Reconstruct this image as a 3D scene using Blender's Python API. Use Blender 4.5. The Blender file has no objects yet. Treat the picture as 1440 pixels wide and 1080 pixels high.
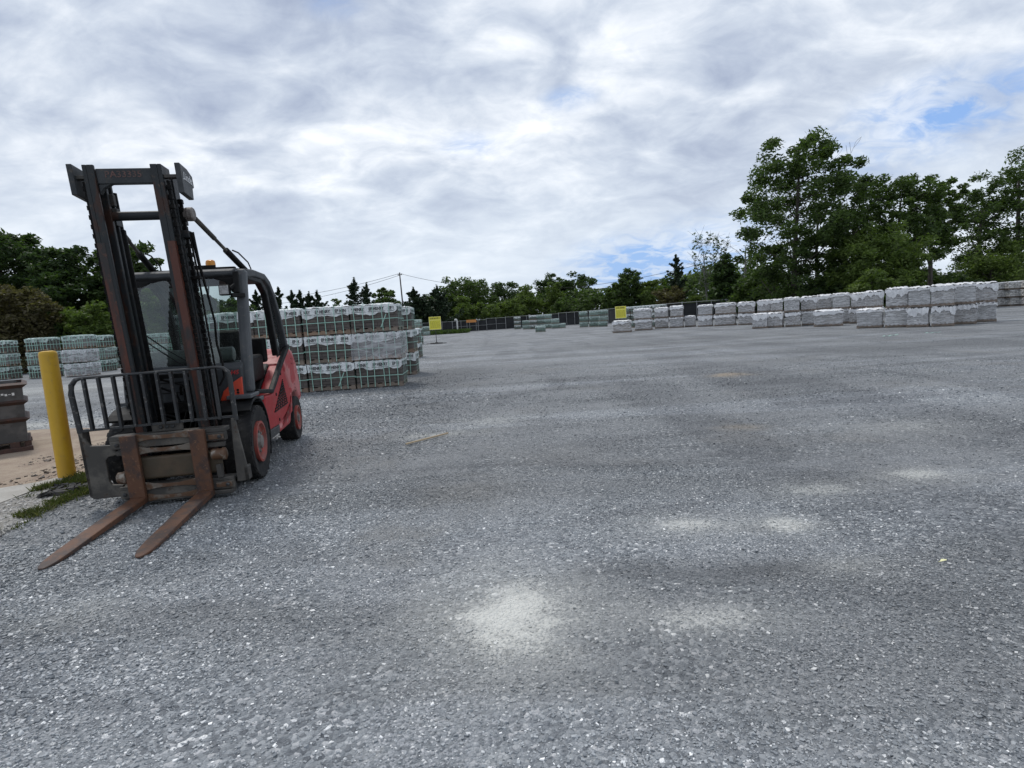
import bpy, bmesh, math, random
import numpy as np
from mathutils import Matrix, Vector
R = math.radians
scene = bpy.context.scene
col = scene.collection
rng = np.random.default_rng(7)
rnd = random.Random(11)

# ---------------------------------------------------------------- camera
H_EYE = 1.3
F_PX = 810.0                      # focal length for a 1440 px wide frame
ROLL = math.atan(0.0637)
PITCH = math.atan(88 * math.cos(ROLL) / F_PX)
fwd = Vector((0, math.cos(PITCH), -math.sin(PITCH)))
up0 = Vector((0, math.sin(PITCH), math.cos(PITCH)))
rt0 = Vector((1, 0, 0))
rt = rt0 * math.cos(ROLL) - up0 * math.sin(ROLL)
up = up0 * math.cos(ROLL) + rt0 * math.sin(ROLL)
cam_data = bpy.data.cameras.new('camera')
cam_data.sensor_width = 36
cam_data.lens = 36 * F_PX / 1440
cam_data.clip_end = 3000
cam_data.clip_start = 0.05
cam = bpy.data.objects.new('camera', cam_data)
col.objects.link(cam)
cam.matrix_world = Matrix(((rt.x, up.x, -fwd.x, 0), (rt.y, up.y, -fwd.y, 0), (rt.z, up.z, -fwd.z, H_EYE), (0, 0, 0, 1)))
scene.camera = cam

def ray(px, py):
    return (fwd * F_PX + rt * (px - 720) - up * (py - 540)).normalized()
def ground(px, py):               # where a sight line meets the ground
    d = ray(px, py); t = -H_EYE / d.z
    return (d.x * t, d.y * t)
def horizon(px):
    return 452 - 0.0637 * (px - 720)
def at_depth(px, Y):              # ground position in a direction, Y metres ahead
    d = ray(px, horizon(px)); t = Y / d.y
    return (d.x * t, Y)
def height_at(px, py, Y):
    d = ray(px, py); return H_EYE + d.z * Y / d.y

# ---------------------------------------------------------------- node helper
class NT:
    def __init__(s, tree):
        s.t = tree; s.n = tree.nodes; s.l = tree.links
    def __call__(s, typ, ins=None, **props):
        nd = s.n.new(typ)
        for k, v in props.items(): setattr(nd, k, v)
        for k, v in (ins or {}).items():
            sock = nd.inputs[k]
            if hasattr(v, 'is_output'): s.l.new(v, sock)
            else: sock.default_value = v
        return nd
    def math(s, op, a, b=None, c=None, clamp=False):
        nd = s.n.new('ShaderNodeMath'); nd.operation = op; nd.use_clamp = clamp
        for i, v in enumerate((a, b, c)):
            if v is None: continue
            if hasattr(v, 'is_output'): s.l.new(v, nd.inputs[i])
            else: nd.inputs[i].default_value = v
        return nd.outputs[0]
    def mix(s, fac, a, b, blend='MIX'):
        nd = s.n.new('ShaderNodeMix'); nd.data_type = 'RGBA'; nd.blend_type = blend
        for i, v in ((0, fac), (6, a), (7, b)):
            if hasattr(v, 'is_output'): s.l.new(v, nd.inputs[i])
            elif i == 0: nd.inputs[0].default_value = v
            else: nd.inputs[i].default_value = (*v, 1) if len(v) == 3 else v
        return nd.outputs[2]
    def ramp(s, fac, stops, interp='LINEAR'):
        nd = s.n.new('ShaderNodeValToRGB'); nd.color_ramp.interpolation = interp
        cr = nd.color_ramp
        while len(cr.elements) < len(stops): cr.elements.new(0.5)
        for e, (p, c) in zip(cr.elements, stops):
            e.position = p; e.color = (c, c, c, 1) if not hasattr(c, '__len__') else (*c, 1)
        s.l.new(fac, nd.inputs[0])
        return nd.outputs[0]
    def smooth(s, v, a, b, lo=0.0, hi=1.0):
        nd = s.n.new('ShaderNodeMapRange'); nd.interpolation_type = 'SMOOTHSTEP'
        s.l.new(v, nd.inputs[0])
        for i, x in zip((1, 2, 3, 4), (a, b, lo, hi)): nd.inputs[i].default_value = x
        return nd.outputs[0]
    def noise(s, vec, scale, detail=4, rough=0.55, dist=0.0):
        nd = s('ShaderNodeTexNoise', {'Scale': scale, 'Detail': detail, 'Roughness': rough, 'Distortion': dist})
        if vec is not None: s.l.new(vec, nd.inputs['Vector'])
        return nd.outputs['Fac']
    def scaled(s, vec, sc, loc=(0, 0, 0), rot=(0, 0, 0)):
        nd = s('ShaderNodeMapping', {'Vector': vec, 'Location': loc, 'Rotation': rot, 'Scale': sc})
        return nd.outputs[0]

MATS = {}
def new_mat(name):
    m = bpy.data.materials.new(name); m.use_nodes = True
    m.node_tree.nodes.clear()
    nt = NT(m.node_tree); MATS[name] = m
    out = nt('ShaderNodeOutputMaterial')
    return m, nt, out
def finish(nt, out, color, rough=0.6, metal=0.0, bump=None, bstr=0.3, bdist=0.01, spec=0.5):
    b = nt('ShaderNodeBsdfPrincipled')
    for k, v in (('Base Color', color), ('Roughness', rough), ('Metallic', metal), ('Specular IOR Level', spec)):
        if hasattr(v, 'is_output'): nt.l.new(v, b.inputs[k])
        elif k == 'Base Color': b.inputs[k].default_value = (*v, 1)
        else: b.inputs[k].default_value = v
    if bump is not None:
        bn = nt('ShaderNodeBump', {'Strength': bstr, 'Distance': bdist, 'Height': bump})
        nt.l.new(bn.outputs[0], b.inputs['Normal'])
    nt.l.new(b.outputs[0], out.inputs[0])
    return b

def worn(name, base, second, sc=6, lo=0.42, hi=0.62, rough=0.55, metal=0.0, grime=None, gsc=25, bstr=0.15, spec=0.5, stretch=(1, 1, 1)):
    """paint or metal with patches of a second colour and fine specks of grime"""
    m, nt, out = new_mat(name)
    tc = nt('ShaderNodeTexCoord').outputs['Object']
    v = nt.scaled(tc, stretch)
    a = nt.noise(v, sc, 6, 0.62)
    c = nt.mix(nt.smooth(a, lo, hi), base, second)
    f = nt.noise(tc, gsc, 5, 0.7)
    if grime is not None:
        c = nt.mix(nt.smooth(f, 0.55, 0.72), c, grime)
    r = nt.math('ADD', nt.math('MULTIPLY', f, 0.35), rough - 0.17)
    finish(nt, out, c, r, metal, f, bstr, 0.004, spec)
    return m

worn('dark_paint', (0.030, 0.034, 0.037), (0.050, 0.053, 0.056), 5, 0.4, 0.65, 0.5, grime=(0.075, 0.068, 0.06), gsc=14, spec=0.3)
worn('mast_steel', (0.020, 0.023, 0.025), (0.042, 0.020, 0.014), 3.2, 0.55, 0.62, 0.5, grime=(0.075, 0.055, 0.042), gsc=18, stretch=(1.5, 1.5, 0.5), spec=0.35)
worn('mast_rust', (0.085, 0.024, 0.013), (0.024, 0.019, 0.018), 7, 0.44, 0.60, 0.5, grime=(0.11, 0.045, 0.027), gsc=24, stretch=(1.5, 1.5, 0.35))
worn('grease_black', (0.004, 0.004, 0.0045), (0.012, 0.011, 0.010), 20, 0.4, 0.6, 0.6, spec=0.15)
worn('fork_rust', (0.105, 0.045, 0.022), (0.045, 0.027, 0.022), 6, 0.42, 0.60, 0.62, grime=(0.19, 0.095, 0.05), gsc=34, bstr=0.25)
worn('carriage_grey', (0.062, 0.058, 0.053), (0.125, 0.115, 0.10), 6, 0.46, 0.66, 0.6, grime=(0.045, 0.026, 0.016), gsc=12, bstr=0.25, spec=0.3)
worn('carriage_rust', (0.10, 0.05, 0.025), (0.15, 0.125, 0.10), 8, 0.46, 0.6, 0.55, grime=(0.30, 0.27, 0.23), gsc=9)
worn('olive_steel', (0.055, 0.042, 0.025), (0.08, 0.055, 0.032), 6, 0.4, 0.65, 0.55, grime=(0.06, 0.04, 0.025), gsc=18)
worn('chip_steel', (0.026, 0.028, 0.030), (0.13, 0.127, 0.12), 30, 0.58, 0.66, 0.5, grime=(0.05, 0.03, 0.02), gsc=40)
worn('red_paint', (0.36, 0.016, 0.019), (0.40, 0.045, 0.045), 3.0, 0.46, 0.70, 0.5, grime=(0.22, 0.075, 0.065), gsc=9, spec=0.35)
worn('faded_red', (0.50, 0.17, 0.165), (0.38, 0.045, 0.048), 2.4, 0.49, 0.54, 0.55, grime=(0.30, 0.16, 0.14), gsc=8, spec=0.35)
worn('orange_red', (0.62, 0.06, 0.022), (0.52, 0.06, 0.03), 6, 0.4, 0.6, 0.4)
worn('rim_red', (0.33, 0.055, 0.040), (0.22, 0.075, 0.06), 9, 0.4, 0.6, 0.55, grime=(0.22, 0.16, 0.13), gsc=24)
worn('hub_grey', (0.20, 0.18, 0.165), (0.12, 0.10, 0.09), 18, 0.4, 0.6, 0.6)
worn('rubber', (0.014, 0.014, 0.015), (0.032, 0.030, 0.028), 7, 0.42, 0.62, 0.8, grime=(0.075, 0.07, 0.065), gsc=30, bstr=0.3, spec=0.3)
worn('black_plastic', (0.007, 0.007, 0.0075), (0.013, 0.013, 0.013), 9, 0.4, 0.6, 0.58, spec=0.18)
worn('cab_grey', (0.058, 0.064, 0.070), (0.085, 0.090, 0.095), 4, 0.4, 0.62, 0.5, grime=(0.13, 0.12, 0.11), gsc=16)
worn('cowl_grey', (0.034, 0.038, 0.042), (0.050, 0.053, 0.056), 5, 0.4, 0.62, 0.55, grime=(0.07, 0.066, 0.062), gsc=18, spec=0.3)
worn('silver_tube', (0.33, 0.33, 0.32), (0.25, 0.25, 0.245), 7, 0.4, 0.62, 0.4, grime=(0.2, 0.18, 0.16), gsc=20)
worn('yellow_paint', (0.56, 0.335, 0.016), (0.48, 0.28, 0.018), 4, 0.4, 0.62, 0.5, grime=(0.42, 0.26, 0.04), gsc=14, stretch=(1, 1, .35), bstr=.25)
worn('amber', (0.75, 0.33, 0.03), (0.65, 0.25, 0.02), 8, 0.4, 0.6, 0.25)
worn('lamp_lens', (0.55, 0.55, 0.54), (0.35, 0.35, 0.35), 40, 0.4, 0.6, 0.15)
worn('bin_steel', (0.055, 0.054, 0.053), (0.095, 0.09, 0.086), 3.5, 0.42, 0.6, 0.6, grime=(0.045, 0.03, 0.022), gsc=10, bstr=0.3)
worn('bin_rust', (0.060, 0.030, 0.022), (0.045, 0.028, 0.023), 6, 0.4, 0.6, 0.7, grime=(0.15, 0.06, 0.035), gsc=20)
worn('faint_red_letter', (0.125, 0.062, 0.052), (0.07, 0.045, 0.04), 30, 0.45, 0.6, 0.6)
worn('red_letter', (0.42, 0.03, 0.03), (0.3, 0.03, 0.03), 20, 0.45, 0.6, 0.5)
worn('white_letter', (0.62, 0.63, 0.63), (0.5, 0.5, 0.5), 20, 0.45, 0.6, 0.5)
worn('black_letter', (0.03, 0.032, 0.035), (0.05, 0.05, 0.05), 20, 0.45, 0.6, 0.5)
worn('sign_yellow', (0.72, 0.66, 0.05), (0.66, 0.60, 0.06), 4, 0.4, 0.6, 0.5)
worn('sign_print', (0.13, 0.12, 0.03), (0.08, 0.075, 0.03), 18, 0.4, 0.6, 0.5)
worn('sign_edge', (0.78, 0.76, 0.42), (0.72, 0.70, 0.4), 5, 0.4, 0.6, 0.5)
worn('sign_orange', (0.60, 0.24, 0.05), (0.55, 0.24, 0.08), 4, 0.4, 0.6, 0.5)
worn('white_pipe_paint', (0.7, 0.7, 0.68), (0.6, 0.6, 0.58), 4, 0.4, 0.6, 0.5)
worn('galvanised', (0.28, 0.29, 0.29), (0.20, 0.205, 0.21), 6, 0.4, 0.6, 0.5)
worn('pole_wood', (0.09, 0.085, 0.085), (0.12, 0.105, 0.095), 3, 0.4, 0.6, 0.85)
worn('lath_wood', (0.42, 0.33, 0.21), (0.32, 0.25, 0.17), 9, 0.4, 0.6, 0.8, stretch=(.2, 2, 2))
worn('pallet_wood', (0.165, 0.135, 0.11), (0.22, 0.175, 0.14), 5, 0.4, 0.62, 0.85, grime=(0.09, 0.07, 0.055), gsc=12)
worn('warm_pallet_wood', (0.27, 0.185, 0.13), (0.21, 0.15, 0.11), 5, 0.4, 0.62, 0.85, grime=(0.12, 0.085, 0.06), gsc=12)
worn('green_strap', (0.30, 0.52, 0.43), (0.36, 0.56, 0.48), 10, 0.4, 0.6, 0.4)
worn('asphalt_lump', (0.022, 0.022, 0.022), (0.05, 0.048, 0.045), 20, 0.4, 0.6, 0.8, bstr=0.6)
worn('shade_mesh', (0.012, 0.013, 0.015), (0.024, 0.026, 0.028), 0.8, 0.4, 0.65, 0.85)

def film_mat(name, c1, c2, sc=6, rough=0.28, bstr=0.7, stretch=(1, 1, 1)):
    """creased plastic sheeting"""
    m, nt, out = new_mat(name)
    tc = nt('ShaderNodeTexCoord').outputs['Object']
    oi = nt('ShaderNodeObjectInfo').outputs['Random']
    off = nt('ShaderNodeCombineXYZ', {'X': nt.math('MULTIPLY', oi, 40.0), 'Y': nt.math('MULTIPLY', oi, 17.0)}).outputs[0]
    v = nt('ShaderNodeVectorMath', {0: nt.scaled(tc, stretch), 1: off}, operation='ADD').outputs[0]
    a = nt.noise(v, sc, 7, 0.65, 1.2)
    k = nt.noise(v, sc * 2.3, 3, 0.6, 3.0)
    c = nt.mix(nt.smooth(a, 0.38, 0.66), c1, c2)
    h = nt.math('ADD', a, nt.math('MULTIPLY', k, 0.6))
    b = finish(nt, out, c, rough, 0, h, bstr, 0.05)
    return m
film_mat('white_wrap', (0.66, 0.70, 0.70), (0.84, 0.86, 0.86), 5)
film_mat('teal_wrap', (0.46, 0.56, 0.53), (0.66, 0.74, 0.71), 5)
film_mat('bag_hood', (0.66, 0.665, 0.68), (0.88, 0.88, 0.89), 2.4, 0.3, 0.9)

def clear_film(name, tint=(0.75, 0.77, 0.78), amount=0.42, lo=0.36, hi=0.66, sc=4.0, stretch=2.6, bstr=0.8):
    m, nt, out = new_mat(name)
    tc = nt('ShaderNodeTexCoord').outputs['Object']
    oi = nt('ShaderNodeObjectInfo').outputs['Random']
    off = nt('ShaderNodeCombineXYZ', {'X': nt.math('MULTIPLY', oi, 31.0), 'Z': nt.math('MULTIPLY', oi, 23.0)}).outputs[0]
    v = nt('ShaderNodeVectorMath', {0: nt.scaled(tc, (1, 1, stretch)), 1: off}, operation='ADD').outputs[0]
    a = nt.noise(v, sc, 6, 0.62, 1.2)
    fac = nt.math('MULTIPLY', nt.smooth(a, lo, hi, 0.40, 1.0), amount)
    p = nt('ShaderNodeBsdfPrincipled', {'Base Color': (*tint, 1), 'Roughness': 0.25})
    bn = nt('ShaderNodeBump', {'Strength': bstr, 'Distance': 0.03, 'Height': a})
    nt.l.new(bn.outputs[0], p.inputs['Normal'])
    tr = nt('ShaderNodeBsdfTransparent')
    mx = nt('ShaderNodeMixShader', {0: fac, 1: tr.outputs[0], 2: p.outputs[0]})
    nt.l.new(mx.outputs[0], out.inputs[0])
    return m
clear_film('stretch_film', (0.74, 0.75, 0.77), 0.62, 0.40, 0.72, 2.2, 3.0)
clear_film('heavy_film', (0.86, 0.865, 0.88), 0.70, 0.38, 0.66, 2.6, 8.0, 0.3)
clear_film('thin_film', (0.86, 0.865, 0.885), 0.60, 0.42, 0.66, 2.6, 9.0, 0.3)

# window glass of the cab: mostly clear, mirrors the sky a little
m, nt, out = new_mat('cab_glass')
fr = nt('ShaderNodeLayerWeight', {'Blend': 0.35}).outputs['Fresnel']
tc = nt('ShaderNodeTexCoord').outputs['Object']
dust = nt.smooth(nt.noise(tc, 3, 6, 0.6), 0.4, 0.75, 0.01, 0.07)
g1 = nt('ShaderNodeBsdfGlossy', {'Color': (0.9, 0.92, 0.93, 1), 'Roughness': 0.03})
d1 = nt('ShaderNodeBsdfDiffuse', {'Color': (0.35, 0.36, 0.36, 1)})
t1 = nt('ShaderNodeBsdfTransparent', {'Color': (0.72, 0.78, 0.76, 1)})
mx = nt('ShaderNodeMixShader', {0: nt.math('MULTIPLY', fr, 1.3, clamp=True), 1: t1.outputs[0], 2: g1.outputs[0]})
mx2 = nt('ShaderNodeMixShader', {0: dust, 1: mx.outputs[0], 2: d1.outputs[0]})
nt.l.new(mx2.outputs[0], out.inputs[0])

def courses(name, colors, brick_w, row_h, mortar, layered=False, offset=0.5):
    """stacked blocks or stones: brick texture on the object's own faces"""
    m, nt, out = new_mat(name)
    tcn = nt('ShaderNodeTexCoord')
    o = tcn.outputs['Object']
    s = nt('ShaderNodeSeparateXYZ', {0: o})
    n = nt('ShaderNodeSeparateXYZ', {0: tcn.outputs['Normal']})
    side = nt.math('GREATER_THAN', nt.math('ABSOLUTE', n.outputs[0]), 0.7)
    u = nt.math('ADD', nt.math('MULTIPLY', s.outputs[0], nt.math('SUBTRACT', 1.0, side)), nt.math('MULTIPLY', s.outputs[1], side))
    oi = nt('ShaderNodeObjectInfo').outputs['Random']
    u2 = nt.math('ADD', u, nt.math('MULTIPLY', oi, 7.3))
    warp = nt.noise(o, 5, 3)
    vv = nt.math('ADD', s.outputs[2], nt.math('MULTIPLY', warp, 0.02 if layered else 0.0))
    uv = nt('ShaderNodeCombineXYZ', {'X': u2, 'Y': vv}).outputs[0]
    br = nt('ShaderNodeTexBrick', {'Vector': uv, 'Scale': 1.0, 'Brick Width': brick_w, 'Row Height': row_h, 'Mortar Size': mortar, 'Mortar Smooth': 0.1, 'Bias': 0.0,
                                   'Color1': (*colors[0], 1), 'Color2': (*colors[1], 1), 'Mortar': (*colors[2], 1)}, offset=offset)
    gr = nt.noise(o, 40, 5, 0.7)
    big = nt.noise(o, 2.5, 3)
    c = nt.mix(nt.math('MULTIPLY', gr, 0.5), br.outputs['Color'], colors[3])
    c = nt.mix(nt.smooth(big, 0.45, 0.7, 0, 0.5), c, colors[4])
    h = nt.math('ADD', nt.math('SUBTRACT', 1.0, br.outputs['Fac']), nt.math('MULTIPLY', gr, 0.25))
    finish(nt, out, c, 0.85, 0, h, 0.7, 0.02, 0.3)
    return m
courses('grey_block', [(0.088, 0.078, 0.072), (0.125, 0.11, 0.10), (0.025, 0.023, 0.022), (0.075, 0.067, 0.062), (0.14, 0.122, 0.11)], 0.26, 0.075, 0.006)
courses('pale_block', [(0.20, 0.20, 0.19), (0.25, 0.25, 0.24), (0.07, 0.07, 0.068), (0.16, 0.155, 0.15), (0.28, 0.27, 0.26)], 0.24, 0.09, 0.008)
courses('bag_stone', [(0.19, 0.175, 0.155), (0.31, 0.285, 0.255), (0.040, 0.037, 0.034), (0.17, 0.158, 0.142), (0.33, 0.30, 0.265)], 0.24, 0.12, 0.020, True)
courses('tan_stone', [(0.21, 0.165, 0.12), (0.29, 0.23, 0.175), (0.045, 0.037, 0.03), (0.17, 0.135, 0.105), (0.30, 0.255, 0.20)], 0.08, 0.6, 0.012, True)
courses('wall_stone', [(0.55, 0.545, 0.53), (0.68, 0.67, 0.65), (0.16, 0.158, 0.155), (0.50, 0.495, 0.48), (0.74, 0.73, 0.71)], 0.35, 0.14, 0.02, True)

def leaf_mat(name, dark, mid, light, trans=0.34):
    m, nt, out = new_mat(name)
    g = nt('ShaderNodeNewGeometry')
    o = nt('ShaderNodeTexCoord').outputs['Object']
    cl = nt.noise(o, 0.55, 4, 0.6)
    k = nt.math('ADD', nt.math('MULTIPLY', g.outputs['Random Per Island'], 0.5), nt.math('MULTIPLY', cl, 0.75))
    c = nt.ramp(k, [(0.25, dark), (0.55, mid), (0.95, light)])
    d = nt('ShaderNodeBsdfPrincipled', {'Base Color': c, 'Roughness': 0.55, 'Specular IOR Level': 0.25})
    t = nt('ShaderNodeBsdfTranslucent', {'Color': nt.mix(1.0, c, (1.5, 1.7, 0.7), 'MULTIPLY')})
    mx = nt('ShaderNodeMixShader', {0: trans, 1: d.outputs[0], 2: t.outputs[0]})
    nt.l.new(mx.outputs[0], out.inputs[0])
    return m
leaf_mat('oak_leaf', (0.017, 0.032, 0.011), (0.044, 0.073, 0.022), (0.095, 0.142, 0.039))
leaf_mat('deep_leaf', (0.012, 0.024, 0.011), (0.032, 0.057, 0.020), (0.067, 0.107, 0.032))
leaf_mat('bright_leaf', (0.034, 0.056, 0.015), (0.078, 0.117, 0.029), (0.140, 0.189, 0.049))
leaf_mat('cedar_leaf', (0.010, 0.018, 0.011), (0.022, 0.039, 0.021), (0.039, 0.063, 0.029), 0.1)
leaf_mat('brown_leaf', (0.037, 0.033, 0.018), (0.076, 0.066, 0.034), (0.116, 0.104, 0.051))
leaf_mat('grass_leaf', (0.034, 0.046, 0.015), (0.064, 0.082, 0.026), (0.135, 0.125, 0.060))
worn('bark', (0.050, 0.043, 0.036), (0.085, 0.075, 0.064), 4, 0.4, 0.6, 0.9, bstr=0.5, stretch=(2, 2, .5))
worn('grey_bark', (0.14, 0.135, 0.13), (0.20, 0.195, 0.185), 4, 0.4, 0.6, 0.9, bstr=0.5, stretch=(2, 2, .5))

# ---------------------------------------------------------------- mesh helper
class MB:
    def __init__(s): s.v = []; s.f = []
    def add(s, vs, fs):
        b = len(s.v); s.v += [tuple(p) for p in vs]; s.f += [tuple(i + b for i in f) for f in fs]; return s
    def box(s, x0, x1, y0, y1, z0, z1):
        return s.add([(x0, y0, z0), (x1, y0, z0), (x1, y1, z0), (x0, y1, z0), (x0, y0, z1), (x1, y0, z1), (x1, y1, z1), (x0, y1, z1)],
                     [(3, 2, 1, 0), (4, 5, 6, 7), (0, 1, 5, 4), (1, 2, 6, 5), (2, 3, 7, 6), (3, 0, 4, 7)])
    def bar(s, p, q, w, h, ref=(0, 0, 1)):
        p, q = Vector(p), Vector(q); d = (q - p).normalized(); a = d.cross(Vector(ref))
        if a.length < 1e-4: a = d.cross(Vector((1, 0, 0)))
        a.normalize(); b = a.cross(d)
        vs = [c + a * i * w / 2 + b * j * h / 2 for c in (p, q) for i, j in ((-1, -1), (1, -1), (1, 1), (-1, 1))]
        return s.add(vs, [(3, 2, 1, 0), (4, 5, 6, 7), (0, 1, 5, 4), (1, 2, 6, 5), (2, 3, 7, 6), (3, 0, 4, 7)])
    def tube(s, pts, r, n=8, cap=True):
        pts = [Vector(p) for p in pts]; k = len(pts)
        rs = r if hasattr(r, '__len__') else [r] * k
        ref = Vector((0.13, 0.31, 0.94)); vs = []
        for i, p in enumerate(pts):
            d = (pts[min(i + 1, k - 1)] - pts[max(i - 1, 0)]).normalized()
            a = d.cross(ref)
            if a.length < 0.1: a = d.cross(Vector((1, 0, 0)))
            a.normalize(); b = d.cross(a)
            vs += [p + (a * math.cos(t) + b * math.sin(t)) * rs[i] for t in [2 * math.pi * j / n for j in range(n)]]
        fs = [(i * n + j, i * n + (j + 1) % n, (i + 1) * n + (j + 1) % n, (i + 1) * n + j) for i in range(k - 1) for j in range(n)]
        if cap: fs += [tuple(range(n - 1, -1, -1)), tuple((k - 1) * n + j for j in range(n))]
        return s.add(vs, fs)
    def lathe(s, prof, c, axis='x', n=32):
        """prof: (radius, offset along axis)"""
        vs = []
        for r, o in prof:
            for j in range(n):
                t = 2 * math.pi * j / n; a, b = r * math.cos(t), r * math.sin(t)
                vs.append({'x': (c[0] + o, c[1] + a, c[2] + b), 'y': (c[0] + a, c[1] + o, c[2] + b), 'z': (c[0] + a, c[1] + b, c[2] + o)}[axis])
        k = len(prof)
        fs = [(i * n + j, i * n + (j + 1) % n, (i + 1) * n + (j + 1) % n, (i + 1) * n + j) for i in range(k - 1) for j in range(n)]
        fs += [tuple(range(n - 1, -1, -1)), tuple((k - 1) * n + j for j in range(n))]
        return s.add(vs, fs)
    def prism(s, poly, d0, d1, axis='x'):
        """polygon in the two other axes, pulled along axis"""
        n = len(poly)
        f = {'x': lambda a, b, d: (d, a, b), 'y': lambda a, b, d: (a, d, b), 'z': lambda a, b, d: (a, b, d)}[axis]
        vs = [f(a, b, d) for d in (d0, d1) for a, b in poly]
        return s.add(vs, [tuple(range(n - 1, -1, -1)), tuple(range(n, 2 * n))] + [(i, (i + 1) % n, n + (i + 1) % n, n + i) for i in range(n)])
    def strip(s, pairs, d0, d1):
        """band between an outer and an inner (y,z) path, d0..d1 in x"""
        k = len(pairs); vs = []
        for (a, b) in pairs: vs += [(d0, *a), (d1, *a), (d1, *b), (d0, *b)]
        fs = [(i * 4 + j, i * 4 + (j + 1) % 4, i * 4 + 4 + (j + 1) % 4, i * 4 + 4 + j) for i in range(k - 1) for j in range(4)]
        return s.add(vs, fs + [(3, 2, 1, 0), tuple(4 * k - 4 + j for j in range(4))])
    def xf(s, fn): s.v = [tuple(fn(*p)) for p in s.v]; return s
    def build(s, name, mat, parent=None, bevel=0.0, smooth=False, seg=2):
        me = bpy.data.meshes.new(name); me.from_pydata(s.v, [], s.f); me.validate()
        bm = bmesh.new(); bm.from_mesh(me); bmesh.ops.recalc_face_normals(bm, faces=bm.faces); bm.to_mesh(me); bm.free()
        me.materials.append(MATS[mat])
        o = bpy.data.objects.new(name, me); col.objects.link(o)
        if parent: o.parent = parent
        if not smooth: me.shade_flat()
        if smooth:
            for p in me.polygons: p.use_smooth = True
            me.set_sharp_from_angle(angle=R(35))
        if bevel:
            b = o.modifiers.new('bevel', 'BEVEL'); b.width = bevel; b.segments = seg; b.limit_method = 'ANGLE'; b.angle_limit = R(40)
        return o

def tag(o, label=None, cat=None, group=None, kind=None):
    for k, v in (('label', label), ('category', cat), ('group', group), ('kind', kind)):
        if v: o[k] = v
    return o
def empty(name, loc=(0, 0, 0), rz=0.0):
    o = bpy.data.objects.new(name, None); col.objects.link(o)
    o.location = loc; o.rotation_euler = (0, 0, rz); o.empty_display_size = 0.2
    return o
def copy_tree(o, parent=None):
    c = o.copy(); col.objects.link(c)
    if parent: c.parent = parent
    for ch in list(o.children): copy_tree(ch, c)
    return c
def place(o, x, y, z=0.0, rz=0.0):
    o.location = (x, y, z); o.rotation_euler = (0, 0, rz); return o

def text_mesh(body, size, extrude=0.001, bold=0.0, shear=0.0):
    cu = bpy.data.curves.new('lettering', 'FONT'); cu.body = body; cu.size = size; cu.extrude = extrude; cu.offset = bold; cu.shear = shear
    cu.align_x = 'CENTER'; cu.align_y = 'CENTER'; cu.resolution_u = 2
    o = bpy.data.objects.new('lettering', cu); col.objects.link(o)
    dg = bpy.context.evaluated_depsgraph_get()
    me = bpy.data.meshes.new_from_object(o.evaluated_get(dg))
    vs = [tuple(v.co) for v in me.vertices]; fs = [tuple(p.vertices) for p in me.polygons]
    bpy.data.objects.remove(o); bpy.data.curves.remove(cu); bpy.data.meshes.remove(me)
    return vs, fs

# value noise for shaping meshes
_perm = rng.permutation(4096)
def vnoise(x, y, z=0.0):
    x, y, z = np.broadcast_arrays(np.asarray(x, float), np.asarray(y, float), np.asarray(z, float))
    xi, yi, zi = (np.floor(a).astype(int) for a in (x, y, z))
    fx, fy, fz = x - xi, y - yi, z - zi
    sx, sy, sz = (a * a * (3 - 2 * a) for a in (fx, fy, fz))
    def h(i, j, k): return _perm[(_perm[(_perm[i & 4095] + j) & 4095] + k) & 4095] / 4095.0
    def l(a, b, t): return a + (b - a) * t
    return l(l(l(h(xi, yi, zi), h(xi + 1, yi, zi), sx), l(h(xi, yi + 1, zi), h(xi + 1, yi + 1, zi), sx), sy),
             l(l(h(xi, yi, zi + 1), h(xi + 1, yi, zi + 1), sx), l(h(xi, yi + 1, zi + 1), h(xi + 1, yi + 1, zi + 1), sx), sy), sz)

def np_mesh(name, V, Q, mat, parent=None):
    """fast mesh from numpy arrays of vertices and equal-sized faces"""
    me = bpy.data.meshes.new(name); k = Q.shape[1]
    me.vertices.add(len(V)); me.vertices.foreach_set('co', V.astype(np.float32).ravel())
    me.loops.add(Q.size); me.loops.foreach_set('vertex_index', Q.astype(np.int32).ravel())
    me.polygons.add(len(Q)); me.polygons.foreach_set('loop_start', np.arange(0, Q.size, k, dtype=np.int32))
    me.update(calc_edges=True); me.shade_flat(); me.materials.append(MATS[mat])
    o = bpy.data.objects.new(name, me); col.objects.link(o)
    if parent: o.parent = parent
    return o
# ---------------------------------------------------------------- sky and sun
SUN_EL, SUN_AZ = R(62), R(-35)     # azimuth from +Y towards +X
w = bpy.data.worlds.new('World'); scene.world = w; w.use_nodes = True
w.node_tree.nodes.clear(); nt = NT(w.node_tree)
sky = nt('ShaderNodeTexSky', sky_type='NISHITA', sun_disc=False)
sky.sun_elevation = SUN_EL; sky.sun_rotation = SUN_AZ
d = nt('ShaderNodeTexCoord').outputs['Generated']
sx = nt('ShaderNodeSeparateXYZ', {0: d})
zc = nt.math('MAXIMUM', sx.outputs[2], 0.0)
den = nt.math('ADD', zc, 0.34)
pv = nt('ShaderNodeCombineXYZ', {'X': nt.math('DIVIDE', sx.outputs[0], den), 'Y': nt.math('DIVIDE', sx.outputs[1], den)}).outputs[0]
pv = nt.scaled(pv, (1.05, 1.35, 1), (3.1, 1.7, 0), (0, 0, R(-14)))
big = nt.noise(pv, 1.5, 3, 0.5, 0.4)
med = nt.noise(pv, 4.2, 6, 0.55, 0.5)
fine = nt.noise(pv, 10.5, 7, 0.6, 0.6)
tone = nt.math('ADD', nt.math('ADD', nt.math('MULTIPLY', big, 0.46), nt.math('MULTIPLY', med, 0.41)), nt.math('MULTIPLY', fine, 0.15))
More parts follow.
